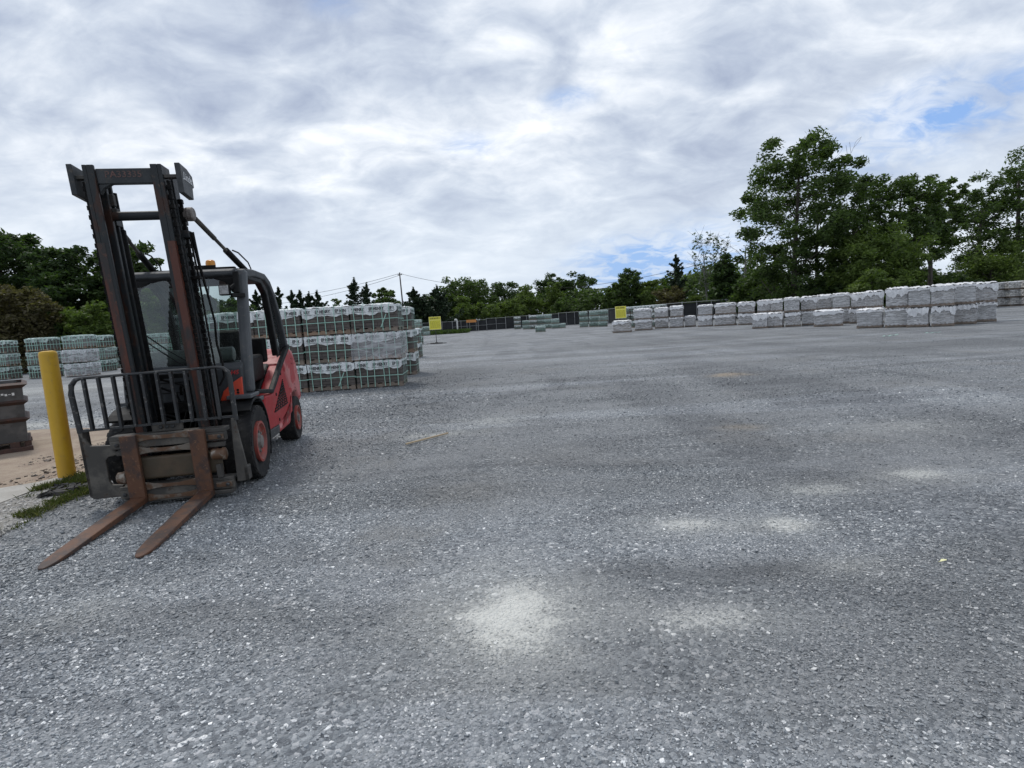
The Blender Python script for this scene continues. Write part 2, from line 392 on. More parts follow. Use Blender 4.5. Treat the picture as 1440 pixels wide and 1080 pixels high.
cloud = nt.ramp(tone, [(0.375, (2.6, 3.05, 4.1)), (0.45, (3.5, 4.0, 4.95)), (0.515, (4.5, 5.0, 5.8)), (0.575, (5.7, 6.1, 6.7)), (0.65, (7.4, 7.6, 7.9))])
# the low sky is a paler, smoother sheet
low = nt.smooth(zc, 0.05, 0.30, 1.0, 0.0)
cloud = nt.mix(nt.math('MULTIPLY', low, 0.72), cloud, (5.5, 6.1, 6.8))
# openings where the blue shows through, each at its own bearing
gap = None
for px, py, wide, amt in ((905, 378, 0.10, 0.75), (975, 372, 0.10, 0.55), (1330, 155, 0.085, 0.55), (1400, 130, 0.07, 0.4), (1250, 200, 0.09, 0.22), (800, 138, 0.032, 0.36), (655, 203, 0.035, 0.32), (470, 8, .03, .25), (1000, 350, .1, .3)):
    v = ray(px, py)
    df = nt('ShaderNodeVectorMath', {0: d, 1: tuple(v)}, operation='SUBTRACT').outputs[0]
    df = nt.scaled(df, (1.0, 1.0, 2.4))
    ln = nt('ShaderNodeVectorMath', {0: df}, operation='LENGTH').outputs['Value']
    g = nt.smooth(ln, 0.0, wide * 1.9, amt * 1.7, 0.0)
    gap = g if gap is None else nt.math('MAXIMUM', gap, g)
edge = nt.smooth(fine, 0.35, 0.62, 1.25, 0.35)
gap = nt.math('MULTIPLY', gap, edge, clamp=True)
blue = nt.mix(0.8, sky.outputs[0], (1.9, 3.3, 6.2))
cv = nt.mix(gap, cloud, blue)
bg = nt('ShaderNodeBackground', {'Color': cv, 'Strength': 0.115})
wo = nt('ShaderNodeOutputWorld'); nt.l.new(bg.outputs[0], wo.inputs[0])

sd = bpy.data.lights.new('sun', 'SUN'); sd.energy = 1.5; sd.angle = R(12); sd.color = (1.0, 0.96, 0.90)
so = bpy.data.objects.new('sun', sd); col.objects.link(so)
sdir = Vector((math.sin(SUN_AZ) * math.cos(SUN_EL), math.cos(SUN_AZ) * math.cos(SUN_EL), math.sin(SUN_EL)))
so.rotation_euler = sdir.to_track_quat('Z', 'Y').to_euler()
scene.view_settings.view_transform = 'Standard'; scene.view_settings.look = 'None'
scene.view_settings.exposure = 0.34; scene.view_settings.gamma = 1.0
scene.cycles.max_bounces = 8; scene.cycles.transparent_max_bounces = 24
scene.cycles.use_denoising = True

# ---------------------------------------------------------------- gravel yard
def px_poly(pts): return [ground(*p) for p in pts]
def in_poly(xy, P):
    x, y = xy[:, 0], xy[:, 1]; c = np.zeros(len(xy), bool); n = len(P)
    for i in range(n):
        (x1, y1), (x2, y2) = P[i], P[(i + 1) % n]
        k = ((y1 > y) != (y2 > y)) & (x < (x2 - x1) * (y - y1) / (y2 - y1 + 1e-12) + x1); c ^= k
    return c
def patch(px, py, wx, wy):        # a patch of tone seen at a pixel, as ground ellipse
    c = ground(px, py); dist = math.hypot(*c)
    n = ground(px, py + wy); f = ground(px, py - wy)
    return c[0], c[1], wx * c[1] / F_PX * 1.05, abs(f[1] - n[1]) / 2
DUST_AND_DARK = [(*patch(716, 860, 84, 47), 1.5, 0), (*patch(963, 737, 50, 11), 0.62, 0), (*patch(1102, 737, 38, 11), 0.62, 0),
        (*patch(1150, 689, 50, 10), 0.45, 0), (*patch(1292, 667, 38, 9), 0.55, 0), (*patch(1005, 868, 70, 18), 0.5, 0),
        (*patch(610, 612, 40, 3), 0.5, 0), (*patch(690, 592, 40, 6), 0.35, 0), (*patch(1270, 600, 60, 9), 0.3, 0), (*patch(110, 860, 60, 20), 0.28, 0),
        (*patch(1180, 795, 50, 12), 0.35, 0), (*patch(60, 598, 140, 5), 0.55, 0), (*patch(30, 551, 200, 7), 0.40, 0),
        (*patch(1025, 527, 26, 3), 0.55, 1), (*patch(1045, 601, 26, 4), 0.3, 1),
        (*patch(560, 752, 60, 16), 0.40, 2), (*patch(650, 690, 70, 22), 0.42, 2), (*patch(560, 790, 60, 14), 0.3, 2), (*patch(780, 640, 80, 14), 0.25, 2),
        (*patch(1060, 800, 110, 16), 0.55, 3), (*patch(640, 528, 70, 14), 0.55, 3), (*patch(860, 800, 70, 14), 0.45, 3), (*patch(1330, 850, 80, 30), 0.35, 3), (*patch(560, 565, 90, 10), 0.35, 3), (*patch(330, 850, 130, 16), 0.35, 3),  # darker ellipses mixed into the gravel colour, one right of the block stack
        (*patch(900, 484, 200, 6), 0.25, 3), (*patch(1250, 488, 190, 6), 0.4, 3), (*patch(70, 578, 160, 9), 0.5, 3)]
DUST_AND_DARK_COL = [(0.62, 0.62, 0.58), (0.42, 0.33, 0.22), (0.185, 0.175, 0.155), (0.075, 0.079, 0.084)]

def yard_tone(nt, P, c, r1=None, r2=None):
    # wheel-worn bands and broad tone changes
    lanes = nt.noise(nt.scaled(P, (0.62, 0.11, 1), (0, 0, 0), (0, 0, R(-34))), 1.0, 4, 0.55, 0.6)
    lanes2 = nt.noise(nt.scaled(P, (0.09, 0.50, 1), (5, 2, 0), (0, 0, R(10))), 1.0, 5, 0.6, 0.5)
    lanes3 = nt.noise(nt.scaled(P, (0.34, 1.05, 1), (2, 7, 0), (0, 0, R(14))), 1.0, 5, 0.6, 0.8)
    c = nt.mix(nt.smooth(lanes, 0.46, 0.62, 0, 0.70), c, (0.66, 0.665, 0.68), 'MULTIPLY')
    c = nt.mix(nt.smooth(lanes2, 0.47, 0.62, 0, 0.9), c, (1.42, 1.43, 1.45), 'MULTIPLY')
    c = nt.mix(nt.smooth(lanes3, 0.50, 0.66, 0, 0.40), c, (0.27, 0.278, 0.285))
    c = nt.mix(nt.smooth(lanes3, 0.47, 0.33, 0, 0.7), c, (0.68, 0.68, 0.69), 'MULTIPLY')
    c = nt.mix(nt.smooth(nt.noise(P, 0.55, 5, 0.65, 0.6), 0.52, 0.72, 0, 0.40), c, (0.19, 0.183, 0.17))
    wob = nt.noise(P, 2.6, 6, 0.7); spk = nt.noise(P, 34, 3, 0.7)
    for (x, y, rx, ry, s, k) in DUST_AND_DARK:
        rx, ry = rx * 1.25, ry * 1.25
        q = nt('ShaderNodeMapping', {'Vector': P, 'Location': (-x / rx, -y / ry, 0), 'Scale': (1 / rx, 1 / ry, 0)}).outputs[0]
        ln = nt('ShaderNodeVectorMath', {0: q}, operation='LENGTH').outputs['Value']
        ln = nt.math('ADD', ln, nt.math('ADD', nt.math('MULTIPLY', wob, 1.9), nt.math('MULTIPLY', spk, 0.7)))
        fm = nt.smooth(ln, 1.45, 2.65, min(s * 1.1, 1.0), 0.0)
        if r1 is not None: fm = nt.math('MULTIPLY', fm, nt.smooth(nt.math('ADD', nt.math('ADD', r2, nt.math('MULTIPLY', r1, .5)), nt.math('MULTIPLY', fm, 1.5)), 0.75, 1.7), clamp=True)
        else: fm = nt.math('MULTIPLY', fm, 0.6)
        halo = nt.smooth(ln, 1.3, 3.5 if k == 0 else 2.9, 0.38 * min(s, 1.0), 0.0)
        c = nt.mix(nt.math('MAXIMUM', fm, halo), c, DUST_AND_DARK_COL[k])
    return c
def gravel_mat(name, tint=(1, 1, 1)):
    m, nt, out = new_mat(name)
    P = nt('ShaderNodeNewGeometry').outputs['Position']
    v1 = nt('ShaderNodeTexVoronoi', {'Vector': P, 'Scale': 54.0}); v1.feature = 'F1'
    v2 = nt('ShaderNodeTexVoronoi', {'Vector': P, 'Scale': 115.0}); v2.feature = 'F1'
    v3 = nt('ShaderNodeTexVoronoi', {'Vector': P, 'Scale': 17.0}); v3.feature = 'F1'
    r1 = nt('ShaderNodeSeparateXYZ', {0: v1.outputs['Color']}).outputs[0]
    r2 = nt('ShaderNodeSeparateXYZ', {0: v2.outputs['Color']}).outputs[0]
    r3 = nt('ShaderNodeSeparateXYZ', {0: v3.outputs['Color']}).outputs[0]
    c1 = nt.ramp(r1, [(0.0, (.062, .069, .076)), (0.40, (.145, .157, .166)), (0.86, (.25, .263, .270)), (0.98, (.40, .40, .40)), (1.0, (.78, .78, .76))])
    c2 = nt.ramp(r2, [(0.0, (.075, .083, .090)), (0.55, (.182, .195, .203)), (0.94, (.30, .305, .315)), (1.0, (.62, .62, .60))])
    c3 = nt.ramp(r3, [(0.0, (.12, .126, .142)), (0.6, (.20, .207, .224)), (0.92, (.28, .285, .296)), (1.0, (.50, .50, .49))])
    mask = nt.smooth(nt.noise(P, 1.1, 5, 0.6, 0.8), 0.42, 0.60)
    c = nt.mix(mask, c1, c2)
    c = nt.mix(0.16, c, c3)
    c = yard_tone(nt, P, c, r1, r2)
    if tint != (1, 1, 1): c = nt.mix(1.0, c, tint, 'MULTIPLY')
    h = nt.math('ADD', nt.math('MULTIPLY', nt.math('SUBTRACT', 1.0, v1.outputs['Distance']), 1.0), nt.math('MULTIPLY', r1, 0.5))
    h = nt.math('ADD', h, nt.math('MULTIPLY', nt.math('SUBTRACT', 1.0, v2.outputs['Distance']), 0.45))
    h = nt.math('ADD', h, nt.math('MULTIPLY', r3, 0.6))
    finish(nt, out, c, 0.72, 0, h, 0.75, 0.018, 0.4)
    return m
gravel_mat('gravel')
g = MB(); S = 900
g.add([(-S, -S, 0), (S, -S, 0), (S, S, 0), (-S, S, 0)], [(0, 1, 2, 3)])
tag(g.build('ground', 'gravel'), kind='structure')

def stone_mat(name, stops, tone=False):
    m, nt, out = new_mat(name)
    g = nt('ShaderNodeNewGeometry')
    c = nt.ramp(g.outputs['Random Per Island'], stops)
    n = nt.noise(g.outputs['Position'], 120, 3, 0.7)
    c = nt.mix(nt.math('MULTIPLY', n, 0.30), c, (0.10, 0.106, 0.112))
    if tone: c = yard_tone(nt, g.outputs['Position'], c)
    finish(nt, out, c, 0.68, 0, n, 0.4, 0.003, 0.4)
stone_mat('stone_grey', [(0.0, (.115, .126, .137)), (0.40, (.222, .237, .248)), (0.82, (.32, .333, .340)), (0.945, (.50, .505, .50)), (1.0, (.88, .87, .84))], True)
stone_mat('stone_pale', [(0.0, (.22, .215, .20)), (0.5, (.34, .33, .31)), (1.0, (.58, .57, .54))])
stone_mat('stone_brown', [(0.0, (.05, .042, .035)), (0.5, (.14, .11, .085)), (1.0, (.30, .25, .20))])

CUBE_V = np.array([(-1, -1, -1), (1, -1, -1), (1, 1, -1), (-1, 1, -1), (-1, -1, 1), (1, -1, 1), (1, 1, 1), (-1, 1, 1)]) * .62
CUBE_F = np.array([(3, 2, 1, 0), (4, 5, 6, 7), (0, 1, 5, 4), (1, 2, 6, 5), (2, 3, 7, 6), (3, 0, 4, 7)])
def stones(name, xy, size, mat, sink=0.25):
    n = len(xy)
    V = np.repeat(CUBE_V[None], n, 0) * (1 + rng.uniform(-.38, .30, (n, 8, 1))) + rng.uniform(-.16, .16, (n, 8, 3))
    V *= np.stack([rng.uniform(.8, 1.35, n), rng.uniform(.6, 1.05, n), rng.uniform(.35, .75, n)], 1)[:, None, :]
    a, t = rng.uniform(0, 6.28, n), rng.normal(0, .30, n)
    ct, st = np.cos(t)[:, None], np.sin(t)[:, None]
    x, z = V[..., 0] * ct - V[..., 2] * st, V[..., 0] * st + V[..., 2] * ct
    ca, sa = np.cos(a)[:, None], np.sin(a)[:, None]
    V = np.stack([x * ca - V[..., 1] * sa, x * sa + V[..., 1] * ca, z], -1) * (size / 2)[:, None, None]
    V[..., 0] += xy[:, 0:1]; V[..., 1] += xy[:, 1:2]; V[..., 2] += (size * (.5 - sink) * .6)[:, None]
    F = CUBE_F[None] + (np.arange(n) * 8)[:, None, None]
    return np_mesh(name, V.reshape(-1, 3), F.reshape(-1, 4), mat)

def scatter(n, r0, r1, a=50):
    r = np.sqrt(rng.uniform(r0 ** 2, r1 ** 2, n)); t = R(1) * rng.uniform(-a, a, n)
    return np.stack([r * np.sin(t), r * np.cos(t)], 1)
def thin(xy):                     # fewer loose stones where the yard is packed or dusty
    k = vnoise(xy[:, 0] * 1.1, xy[:, 1] * 1.1) * .6 + vnoise(xy[:, 0] * 3.1 + 9, xy[:, 1] * 3.1) * .4
    p = np.clip((k - .26) * 2.6, 0.30, 1)
    left = np.clip((-xy[:, 0] - .4) / 2.5, 0, 1) * .6; p = np.clip(p + left, 0, 1)
    for (x, y, rx, ry, s, c) in DUST_AND_DARK:
        if c in (0, 2): p *= 1 - .97 * min(s * 1.3, 1) * np.exp(-(((xy[:, 0] - x) / rx) ** 2 + ((xy[:, 1] - y) / ry) ** 2))
    return xy[rng.uniform(0, 1, len(xy)) < p]
a = thin(scatter(190000, 1.5, 5.0)); b = thin(scatter(330000, 5.0, 17.0, 45)); c = thin(scatter(34000, 11.0, 26, 44))
b = b[rng.uniform(0, 1, len(b)) < np.clip((17 - np.hypot(b[:, 0], b[:, 1])) / 11, 0, 1) ** 1.6]
c = c[rng.uniform(0, 1, len(c)) < np.clip((26 - np.hypot(c[:, 0], c[:, 1])) / 15, 0, 1) ** 1.3]
xy = np.concatenate([a, b, c])
VERGE = px_poly([(-420, 660), (-60, 614), (10, 606), (118, 600), (172, 602), (165, 660), (150, 690), (92, 706), (44, 730), (0, 755), (-300, 905)])
xy = xy[~in_poly(xy, VERGE)]
dist = np.hypot(xy[:, 0], xy[:, 1])
sz = np.clip(rng.lognormal(math.log(.0076), .42, len(xy)), .004, .021) * (1 + .8 * np.clip((dist - 4) / 6, 0, 1))
sz *= 1 + .5 * np.clip((-xy[:, 0] - .3) / 2.5, 0, 1) * (dist > 2.5)
tag(stones('loose_gravel', xy, sz, 'stone_grey', .34), kind='stuff')

# ---------------------------------------------------------------- left verge: dirt, concrete edge, pebbles, grass
def sheet(name, pts, mat, z):
    P = px_poly(pts); m = MB(); m.add([(x, y, z) for x, y in P], [tuple(range(len(P)))])
    return tag(m.build(name, mat), kind='structure')
def soil(name, c1, c2, c3, sc=3, bd=0.02):
    m, nt, out = new_mat(name)
    P = nt('ShaderNodeNewGeometry').outputs['Position']
    a = nt.noise(P, sc, 6, 0.65, 0.5); f = nt.noise(P, 60, 4, 0.7)
    c = nt.mix(nt.smooth(a, .38, .62), c1, c2)
    c = nt.mix(nt.smooth(f, .52, .70), c, c3)
    finish(nt, out, c, 0.9, 0, nt.math('ADD', a, nt.math('MULTIPLY', f, .5)), .6, bd, .2)
soil('dirt', (.34, .275, .21), (.26, .20, .155), (.40, .345, .28), 2.2)
soil('concrete', (.40, .385, .355), (.33, .315, .285), (.46, .45, .42), 4, .004)
soil('pebble_bed', (.22, .21, .19), (.30, .29, .27), (.14, .13, .115), 8)
soil('turf', (.075, .072, .045), (.13, .12, .09), (.06, .06, .035), 9)
sheet('dirt_ground', [(-420, 662), (-60, 616), (10, 608), (60, 604), (118, 602), (172, 604), (165, 660), (122, 668), (84, 676), (0, 706), (-420, 860)], 'dirt', .004)
sheet('concrete_edging', [(-420, 850), (-100, 727), (0, 688), (50, 680), (88, 671), (96, 675), (50, 690), (0, 709), (-100, 752), (-420, 900)], 'concrete', .012)
sheet('pebble_strip', [(-420, 895), (0, 708), (60, 688), (110, 676), (140, 690), (88, 704), (40, 727), (0, 747), (-420, 965)], 'pebble_bed', .008)
def fill(pts, n):
    P = px_poly(pts); A = np.array(P); lo, hi = A.min(0), A.max(0)
    xy = rng.uniform(lo, hi, (n * 3, 2)); return xy[in_poly(xy, P)][:n]
def blades(xy, hmin, hmax):
    n = len(xy); a = rng.uniform(0, 6.28, n); h = rng.uniform(hmin, hmax, n); wd = rng.uniform(.003, .007, n)
    ln = rng.normal(0, .45, (n, 2)) * h[:, None]
    dx, dy = np.cos(a) * wd, np.sin(a) * wd; z = np.full(n, .012)
    base1 = np.stack([xy[:, 0] - dx, xy[:, 1] - dy, z], 1); base2 = np.stack([xy[:, 0] + dx, xy[:, 1] + dy, z], 1)
    mid = np.stack([xy[:, 0] + dx * .6 + ln[:, 0] * .4, xy[:, 1] + dy * .6 + ln[:, 1] * .4, h * .65], 1)
    tip = np.stack([xy[:, 0] + ln[:, 0], xy[:, 1] + ln[:, 1], h], 1)
    return np.stack([base1, base2, mid, tip], 1).reshape(-1, 3), np.arange(n * 4).reshape(n, 4)
GR = [(-200, 800), (0, 738), (55, 716), (125, 688), (150, 688), (92, 708), (44, 732), (0, 757), (-200, 830)]
GR2 = [(30, 702), (45, 691), (84, 680), (126, 666), (140, 674), (118, 684), (84, 692)]
xy = np.concatenate([fill(GR, 5600), fill(GR2, 2600)])
xy += rng.normal(0, .035, xy.shape); keep = vnoise(xy[:, 0] * 6, xy[:, 1] * 6) > .36
V, Q = blades(xy[keep], .02, .07)
tag(np_mesh('grass', V, Q, 'grass_leaf'), kind='stuff')
xy = fill([(-100, 765), (0, 708), (60, 690), (120, 678), (140, 692), (92, 706), (44, 730), (0, 755), (-100, 805)], 3600)
tag(stones('pale_pebbles', xy, rng.uniform(.012, .034, len(xy)), 'stone_pale'), kind='stuff')
xy = fill([(-60, 690), (0, 668), (60, 640), (150, 610), (165, 655), (118, 664), (84, 672), (0, 690)], 900)
keep = vnoise(xy[:, 0] * 2.2, xy[:, 1] * 2.2) > .5
tag(stones('scattered_dirt_stones', xy[keep], np.clip(rng.lognormal(math.log(.022), .5, keep.sum()), .01, .07), 'stone_brown'), kind='stuff')
# broken asphalt lumps dropped on the grass beside the yellow post
xy = fill([(58, 702), (75, 690), (96, 680), (124, 686), (120, 692), (92, 697)], 90)
tag(stones('asphalt_crumbs', xy, rng.uniform(.03, .11, len(xy)), 'asphalt_lump', .1), kind='stuff')
# rough grass beyond the fence and under the far trees
m = MB(); m.add([(-400, 107, .006), (300, 107, .006), (300, 420, .006), (-400, 420, .006)], [(0, 1, 2, 3)])
tag(m.build('grass_field', 'turf'), kind='structure')
# ---------------------------------------------------------------- forklift
TH = R(10.3)
_ox, _oy = ground(372, 673)
XC = 0.58
FX, FY = _ox - XC * math.cos(TH), _oy - XC * math.sin(TH)
fl = empty('forklift', (FX, FY, 0), TH)
tag(fl, 'dirty red and grey forklift parked on gravel with its rusty forks lowered', 'forklift')
XM = 0.0175                                     # middle of the mast
def MT(x, y, z):
    z = z * .976
    return (x - (z - .6) * .031, y - (z - .6) * .0750, z)
def CT(x, y, z): return (x - (z - .1) * .020, y - (z - .1) * .044, z)

def wheel(cx, cy, r, wd, side, rim_r):
    """tyre with lugs, rim ring, hub and bolts; side +1 faces +x"""
    t = MB(); h = wd / 2
    prof = [(rim_r, -h * .8), (r * .80, -h * .96), (r * .93, -h), (r * .978, -h * .90), (r * .978, h * .90), (r * .93, h), (r * .80, h * .96), (rim_r, h * .8), (rim_r * .97, 0)]
    t.lathe(prof[:-1], (cx, cy, r), 'x', 48)
    n = 26
    for i in range(n):
        for sd in (-1, 1):
            a = 2 * math.pi * (i + (.5 if sd > 0 else 0)) / n
            ca, sa = math.cos(a), math.sin(a); k = .055
            x0, x1 = (cx + .012 * sd, cx + h * 1.0 * sd)
            vs = []
            for x, sk in ((x0, .10), (x1, 0)):
                for rr in (r * .94, r * 1.0 - (0.012 if x == x1 else 0)):
                    for da in (-k, k):
                        b = a + da + sk * sd; vs.append((x, cy + rr * math.cos(b), r + rr * math.sin(b)))
            t.add(vs, [(0, 1, 3, 2), (4, 6, 7, 5), (0, 4, 5, 1), (1, 5, 7, 3), (3, 7, 6, 2), (2, 6, 4, 0)])
    w = t.build('wheel', 'rubber', fl, smooth=True)
    f = cx + side * h * .82
    m = MB(); m.lathe([(rim_r * 1.02, 0), (rim_r * 1.02, side * .028), (rim_r * .90, side * .030), (rim_r * .84, side * .004), (rim_r * .62, -side * .035)], (f, cy, r), 'x', 40)
    m.build('rim', 'rim_red', w, smooth=True)
    m = MB(); m.lathe([(rim_r * .64, -side * .03), (rim_r * .62, -side * .008), (rim_r * .34, side * .012), (rim_r * .30, side * .03), (rim_r * .12, side * .036)], (f, cy, r), 'x', 32)
    for i in range(8):
        a = 2 * math.pi * i / 8
        m.lathe([(.014, 0), (.014, side * .022), (.009, side * .026)], (f - side * .012, cy + rim_r * .50 * math.cos(a), r + rim_r * .50 * math.sin(a)), 'x', 6)
    m.build('hub', 'hub_grey', w, smooth=True)
for sd in (-1, 1):
    wheel(sd * (.58 - .13), .05, .345, .26, sd, .185)
    wheel(sd * (.57 - .10), 1.98, .275, .20, sd, .15)

# --- chassis
m = MB(); m.box(-.30, .30, -.10, .26, .20, .52).box(-.44, .44, .42, 1.72, .20, .60).box(-.30, .30, 1.72, 2.2, .22, .5).box(-.32, .32, .1, .5, .25, .45)
m.lathe([(.09, -.34), (.09, .34)], (0, .05, .345), 'x', 20)
m.build('chassis', 'grease_black', fl, .02)
def arch(x0, x1, cy, cz, r, a0, a1, th, n=14):
    prs = []
    for i in range(n + 1):
        a = R(a0 + (a1 - a0) * i / n)
        prs.append(((cy + (r + th) * math.cos(a), cz + (r + th) * math.sin(a)), (cy + r * math.cos(a), cz + r * math.sin(a))))
    return MB().strip(prs, x0, x1)
for sd in (-1, 1):
    xs = sorted((sd * .30, sd * .575))
    m = arch(xs[0], xs[1], .05, .345, .395, -28, 128, .022)
    m.add(*[[(xs[0], .05 + .395 * math.cos(R(60)), .7), (xs[0], .4, .7), (xs[0], .4, .3), (xs[0], .1, .3)], [(0, 1, 2, 3)]])
    m.build('fender', 'black_plastic', fl, .006)
    x0, x1 = sorted((sd * .36, sd * .57))
    m = MB(); m.box(x0, x1, -.10 if sd > 0 else .06, .20, .765, .80).box(x0, x1, .20, .36, .70, .74)
    m.build('step_plate', 'cab_grey', fl, .008)

# --- red body
for sd in (-1, 1):
    x0, x1 = sorted((sd * .40, sd * .55))
    m = MB(); m.prism([(.45, .36), (.44, .60), (.50, .72), (.86, .705), (1.03, .79), (1.44, .975), (1.76, .665), (1.69, .445), (1.0, .345)], x0, x1)
    sp = m.build('side_panel', 'red_paint', fl, .022, seg=3); sp['label'] = 'bright red engine side panel'
    m = MB()
    for i in range(11):              # slanted louvres of a triangular grille
        t = i / 10; ya = 1.36 - .54 * t; yb = 1.36 + .16 * t; z = .80 - .29 * t
        m.bar((sd * .553, ya, z - .02 * 0), (sd * .553, yb, z + .012), .012, .012)
    for i in range(6):
        t = i / 5; m.bar((sd * .5525, .84 + .66 * t, .51 + .01 * t), (sd * .5525, 1.36, .80), .007, .007)
    m.build('vent_grille', 'black_plastic', sp)
    for (y, z) in ((1.30, .88), (.98, .68), (1.02, .40), (1.62, .47)):
        m = MB(); m.lathe([(.018, 0), (.018, sd * .006), (.01, sd * .008)], (sd * .55, y, z), 'x', 10)
        m.build('panel_bolt', 'black_plastic', sp)
    m = MB(); m.strip([((.22, .815), (.22, .775)), ((.84, .755), (.84, .71)), ((1.03, .835), (1.05, .79)), ((1.44, 1.02), (1.47, .975)), ((1.92, 1.20), (1.94, 1.155))], *sorted((sd * .505, sd * .562)))
    m.build('sill_trim', 'black_plastic', fl, .012)
    m = MB(); m.prism([(.55, .26), (.55, .36), (1.02, .345), (1.0, .26)], *sorted((sd * .42, sd * .548)))
    m.build('footstep', 'chip_steel', fl, .012)
m = MB(); m.prism([(1.445, .98), (1.70, 1.10), (1.92, 1.155), (2.10, 1.12), (2.30, .94), (2.42, .68), (2.43, .50), (2.34, .43), (2.27, .50), (2.13, .585), (1.98, .605), (1.82, .575), (1.73, .49), (1.66, .36), (1.58, .255), (.98, .25), (1.02, .335), (1.70, .435), (1.775, .665)], -.556, .556)
m.build('counterweight', 'faded_red', fl, .045, seg=4)
m = MB()
for i, (y, z, l) in enumerate(((1.93, 1.02, .10), (1.93, .965, .10), (2.0, .70, .05), (2.02, .655, .05), (2.03, .61, .05))):
    MB().bar((.5575, y, z), (.5575, y + l, z - .012), .010, .003).build('faded_decal', 'faint_red_letter', fl)
m = MB(); m.prism([(.50, .60), (.52, .70), (.92, .70), (1.05, .80), (1.45, .985), (1.9, 1.15), (1.9, .9), (1.2, .6)], -.40, .40)
m.build('hood', 'black_plastic', fl, .02)
m = MB(); m.box(-.40, .40, .12, .62, .60, .66)
m.build('floor_plate', 'grease_black', fl, .006)

# --- front cowl
m = MB(); m.prism([(.02, .74), (.0, .78), (.03, 1.04), (.10, 1.085), (.30, 1.10), (.42, 1.02), (.30, .66), (.06, .66)], -.50, .485)
cw = m.build('front_cowl', 'cowl_grey', fl, .014, seg=3)
m = MB()
for z in (.86, .95): m.bar((-.30, .004 + .03 * (z - .78) / .26 - .006, z), (.10, .004 + .03 * (z - .78) / .26 - .006, z), .006, .006)
m.build('panel_gap', 'grease_black', cw)
m = MB(); m.prism([(.285, .755), (.32, .84), (.40, .91), (.482, .96), (.482, .755)], -.012, .03, 'y')
m.build('red_corner_panel', 'orange_red', cw, .004)
for x, z in ((.405, .835), (.442, .842), (.442, .818)): MB().lathe([(.011, 0), (.011, -.004)], (x, -.0125, z), 'y', 12).build('socket', 'black_plastic', cw)
vs, fs = text_mesh('H45', .055, .0008, .001, .25)
m = MB(); m.add([(.41 + x, .0135 - z, 1.0 + y) for x, y, z in vs], fs); m.build('lettering', 'red_letter', cw)
# hydraulic valve stems, hoses and brackets in front of the cowl
m = MB()
for i in range(4):
    x = .035 + i * .032
    m.lathe([(.012, 0), (.012, .05), (.009, .055), (.009, .075), (.012, .08), (.012, .11), (.006, .115)], (x, -.035, .73), 'z', 10)
m.box(.01, .16, -.06, .0, .70, .735)
m.build('valve_block', 'carriage_grey', fl, .002)
m = MB()
for i, (x0, x1, zt) in enumerate(((.05, .10, .96), (.09, .14, .99), (-.02, .04, .93), (.13, .20, .97))):
    pts = [(x0, -.04, .84), (x0 + .005, -.06, .90), ((x0 + x1) / 2, -.10, zt), (x1, -.13, .90), (x1 + .01, -.16, .70), (x1 - .05, -.2, .5)]
    m.tube(pts, .011, 8)
for i in range(3):
    m.tube([(-.20 - .03 * i, -.12, .62), (-.14, -.18, .70 - .03 * i), (-.02, -.19, .66 - .04 * i), (.06, -.17, .50)], .012, 8)
m.tube([(-.30, -.06, 1.0), (-.15, -.07, .985), (.0, -.06, .93), (.04, -.06, .85)], .010, 8)
m.tube([(-.34, -.05, .95), (-.2, -.06, .93), (-.05, -.07, .86), (-.02, -.07, .75)], .010, 8)
m.build('hydraulic_hose', 'grease_black', fl, smooth=True)

# --- overhead guard: front pillars, slim side arches, thin roof
for sd in (-1, 1):
    m = MB(); x0, x1 = sorted((sd * .452, sd * .546))
    m.strip([((.09, .80), (.20, .80)), ((.11, 1.0), (.215, 1.0)), ((.24, 1.80), (.345, 1.78)), ((.265, 1.95), (.40, 1.95))], x0, x1)
    m.build('front_pillar', 'cab_grey', fl, .028, seg=3)
    x0, x1 = sorted((sd * .475, sd * .545))
    m = MB(); m.strip([((.33, 1.955), (.36, 1.875)), ((.62, 1.975), (.64, 1.905)), ((1.10, 1.975), (1.06, 1.905)), ((1.32, 1.915), (1.25, 1.85)), ((1.50, 1.79), (1.42, 1.74)), ((1.68, 1.59), (1.60, 1.55)), ((1.84, 1.36), (1.76, 1.33)), ((1.97, 1.14), (1.88, 1.10))], x0, x1)
    m.build('overhead_guard', 'cowl_grey', fl, .016, seg=3)
    x0, x1 = sorted((sd * .470, sd * .535))
    m = MB(); m.strip([((.40, 1.90), (.40, 1.86)), ((.95, 1.91), (.90, 1.86)), ((1.18, 1.82), (1.11, 1.76)), ((1.30, 1.55), (1.22, 1.52)), ((1.44, 1.10), (1.36, 1.08))], x0, x1)
    m.build('door_frame', 'black_plastic', fl, .012)
    m = MB(); m.prism([(1.20, 1.80), (1.30, 1.83), (1.40, 1.76), (1.60, 1.54), (1.76, 1.32), (1.88, 1.10), (1.46, 1.06), (1.32, 1.55)], sd * .498, sd * .502)
    m.build('quarter_window', 'cab_glass', fl)
m = MB(); m.strip([((.27, 1.90), (.30, 1.88)), ((.29, 1.945), (.33, 1.91)), ((.36, 1.965), (.40, 1.925)), ((.62, 1.985), (.62, 1.945)), ((1.10, 1.98), (1.08, 1.94)), ((1.30, 1.92), (1.26, 1.88))], -.476, .476)
m.build('cab_roof', 'cowl_grey', fl, .014, seg=3)
m = MB(); m.box(-.44, .44, .285, .33, 1.865, 1.90)
m.prism([(-.44, 1.875), (-.44, 1.66), (-.40, 1.68), (-.36, 1.80), (-.28, 1.85), (-.18, 1.87)], .272, .30, 'y')
m.prism([(.44, 1.875), (.44, 1.72), (.41, 1.74), (.36, 1.83), (.26, 1.87)], .272, .30, 'y')
m.build('windscreen_surround', 'black_plastic', fl, .01)
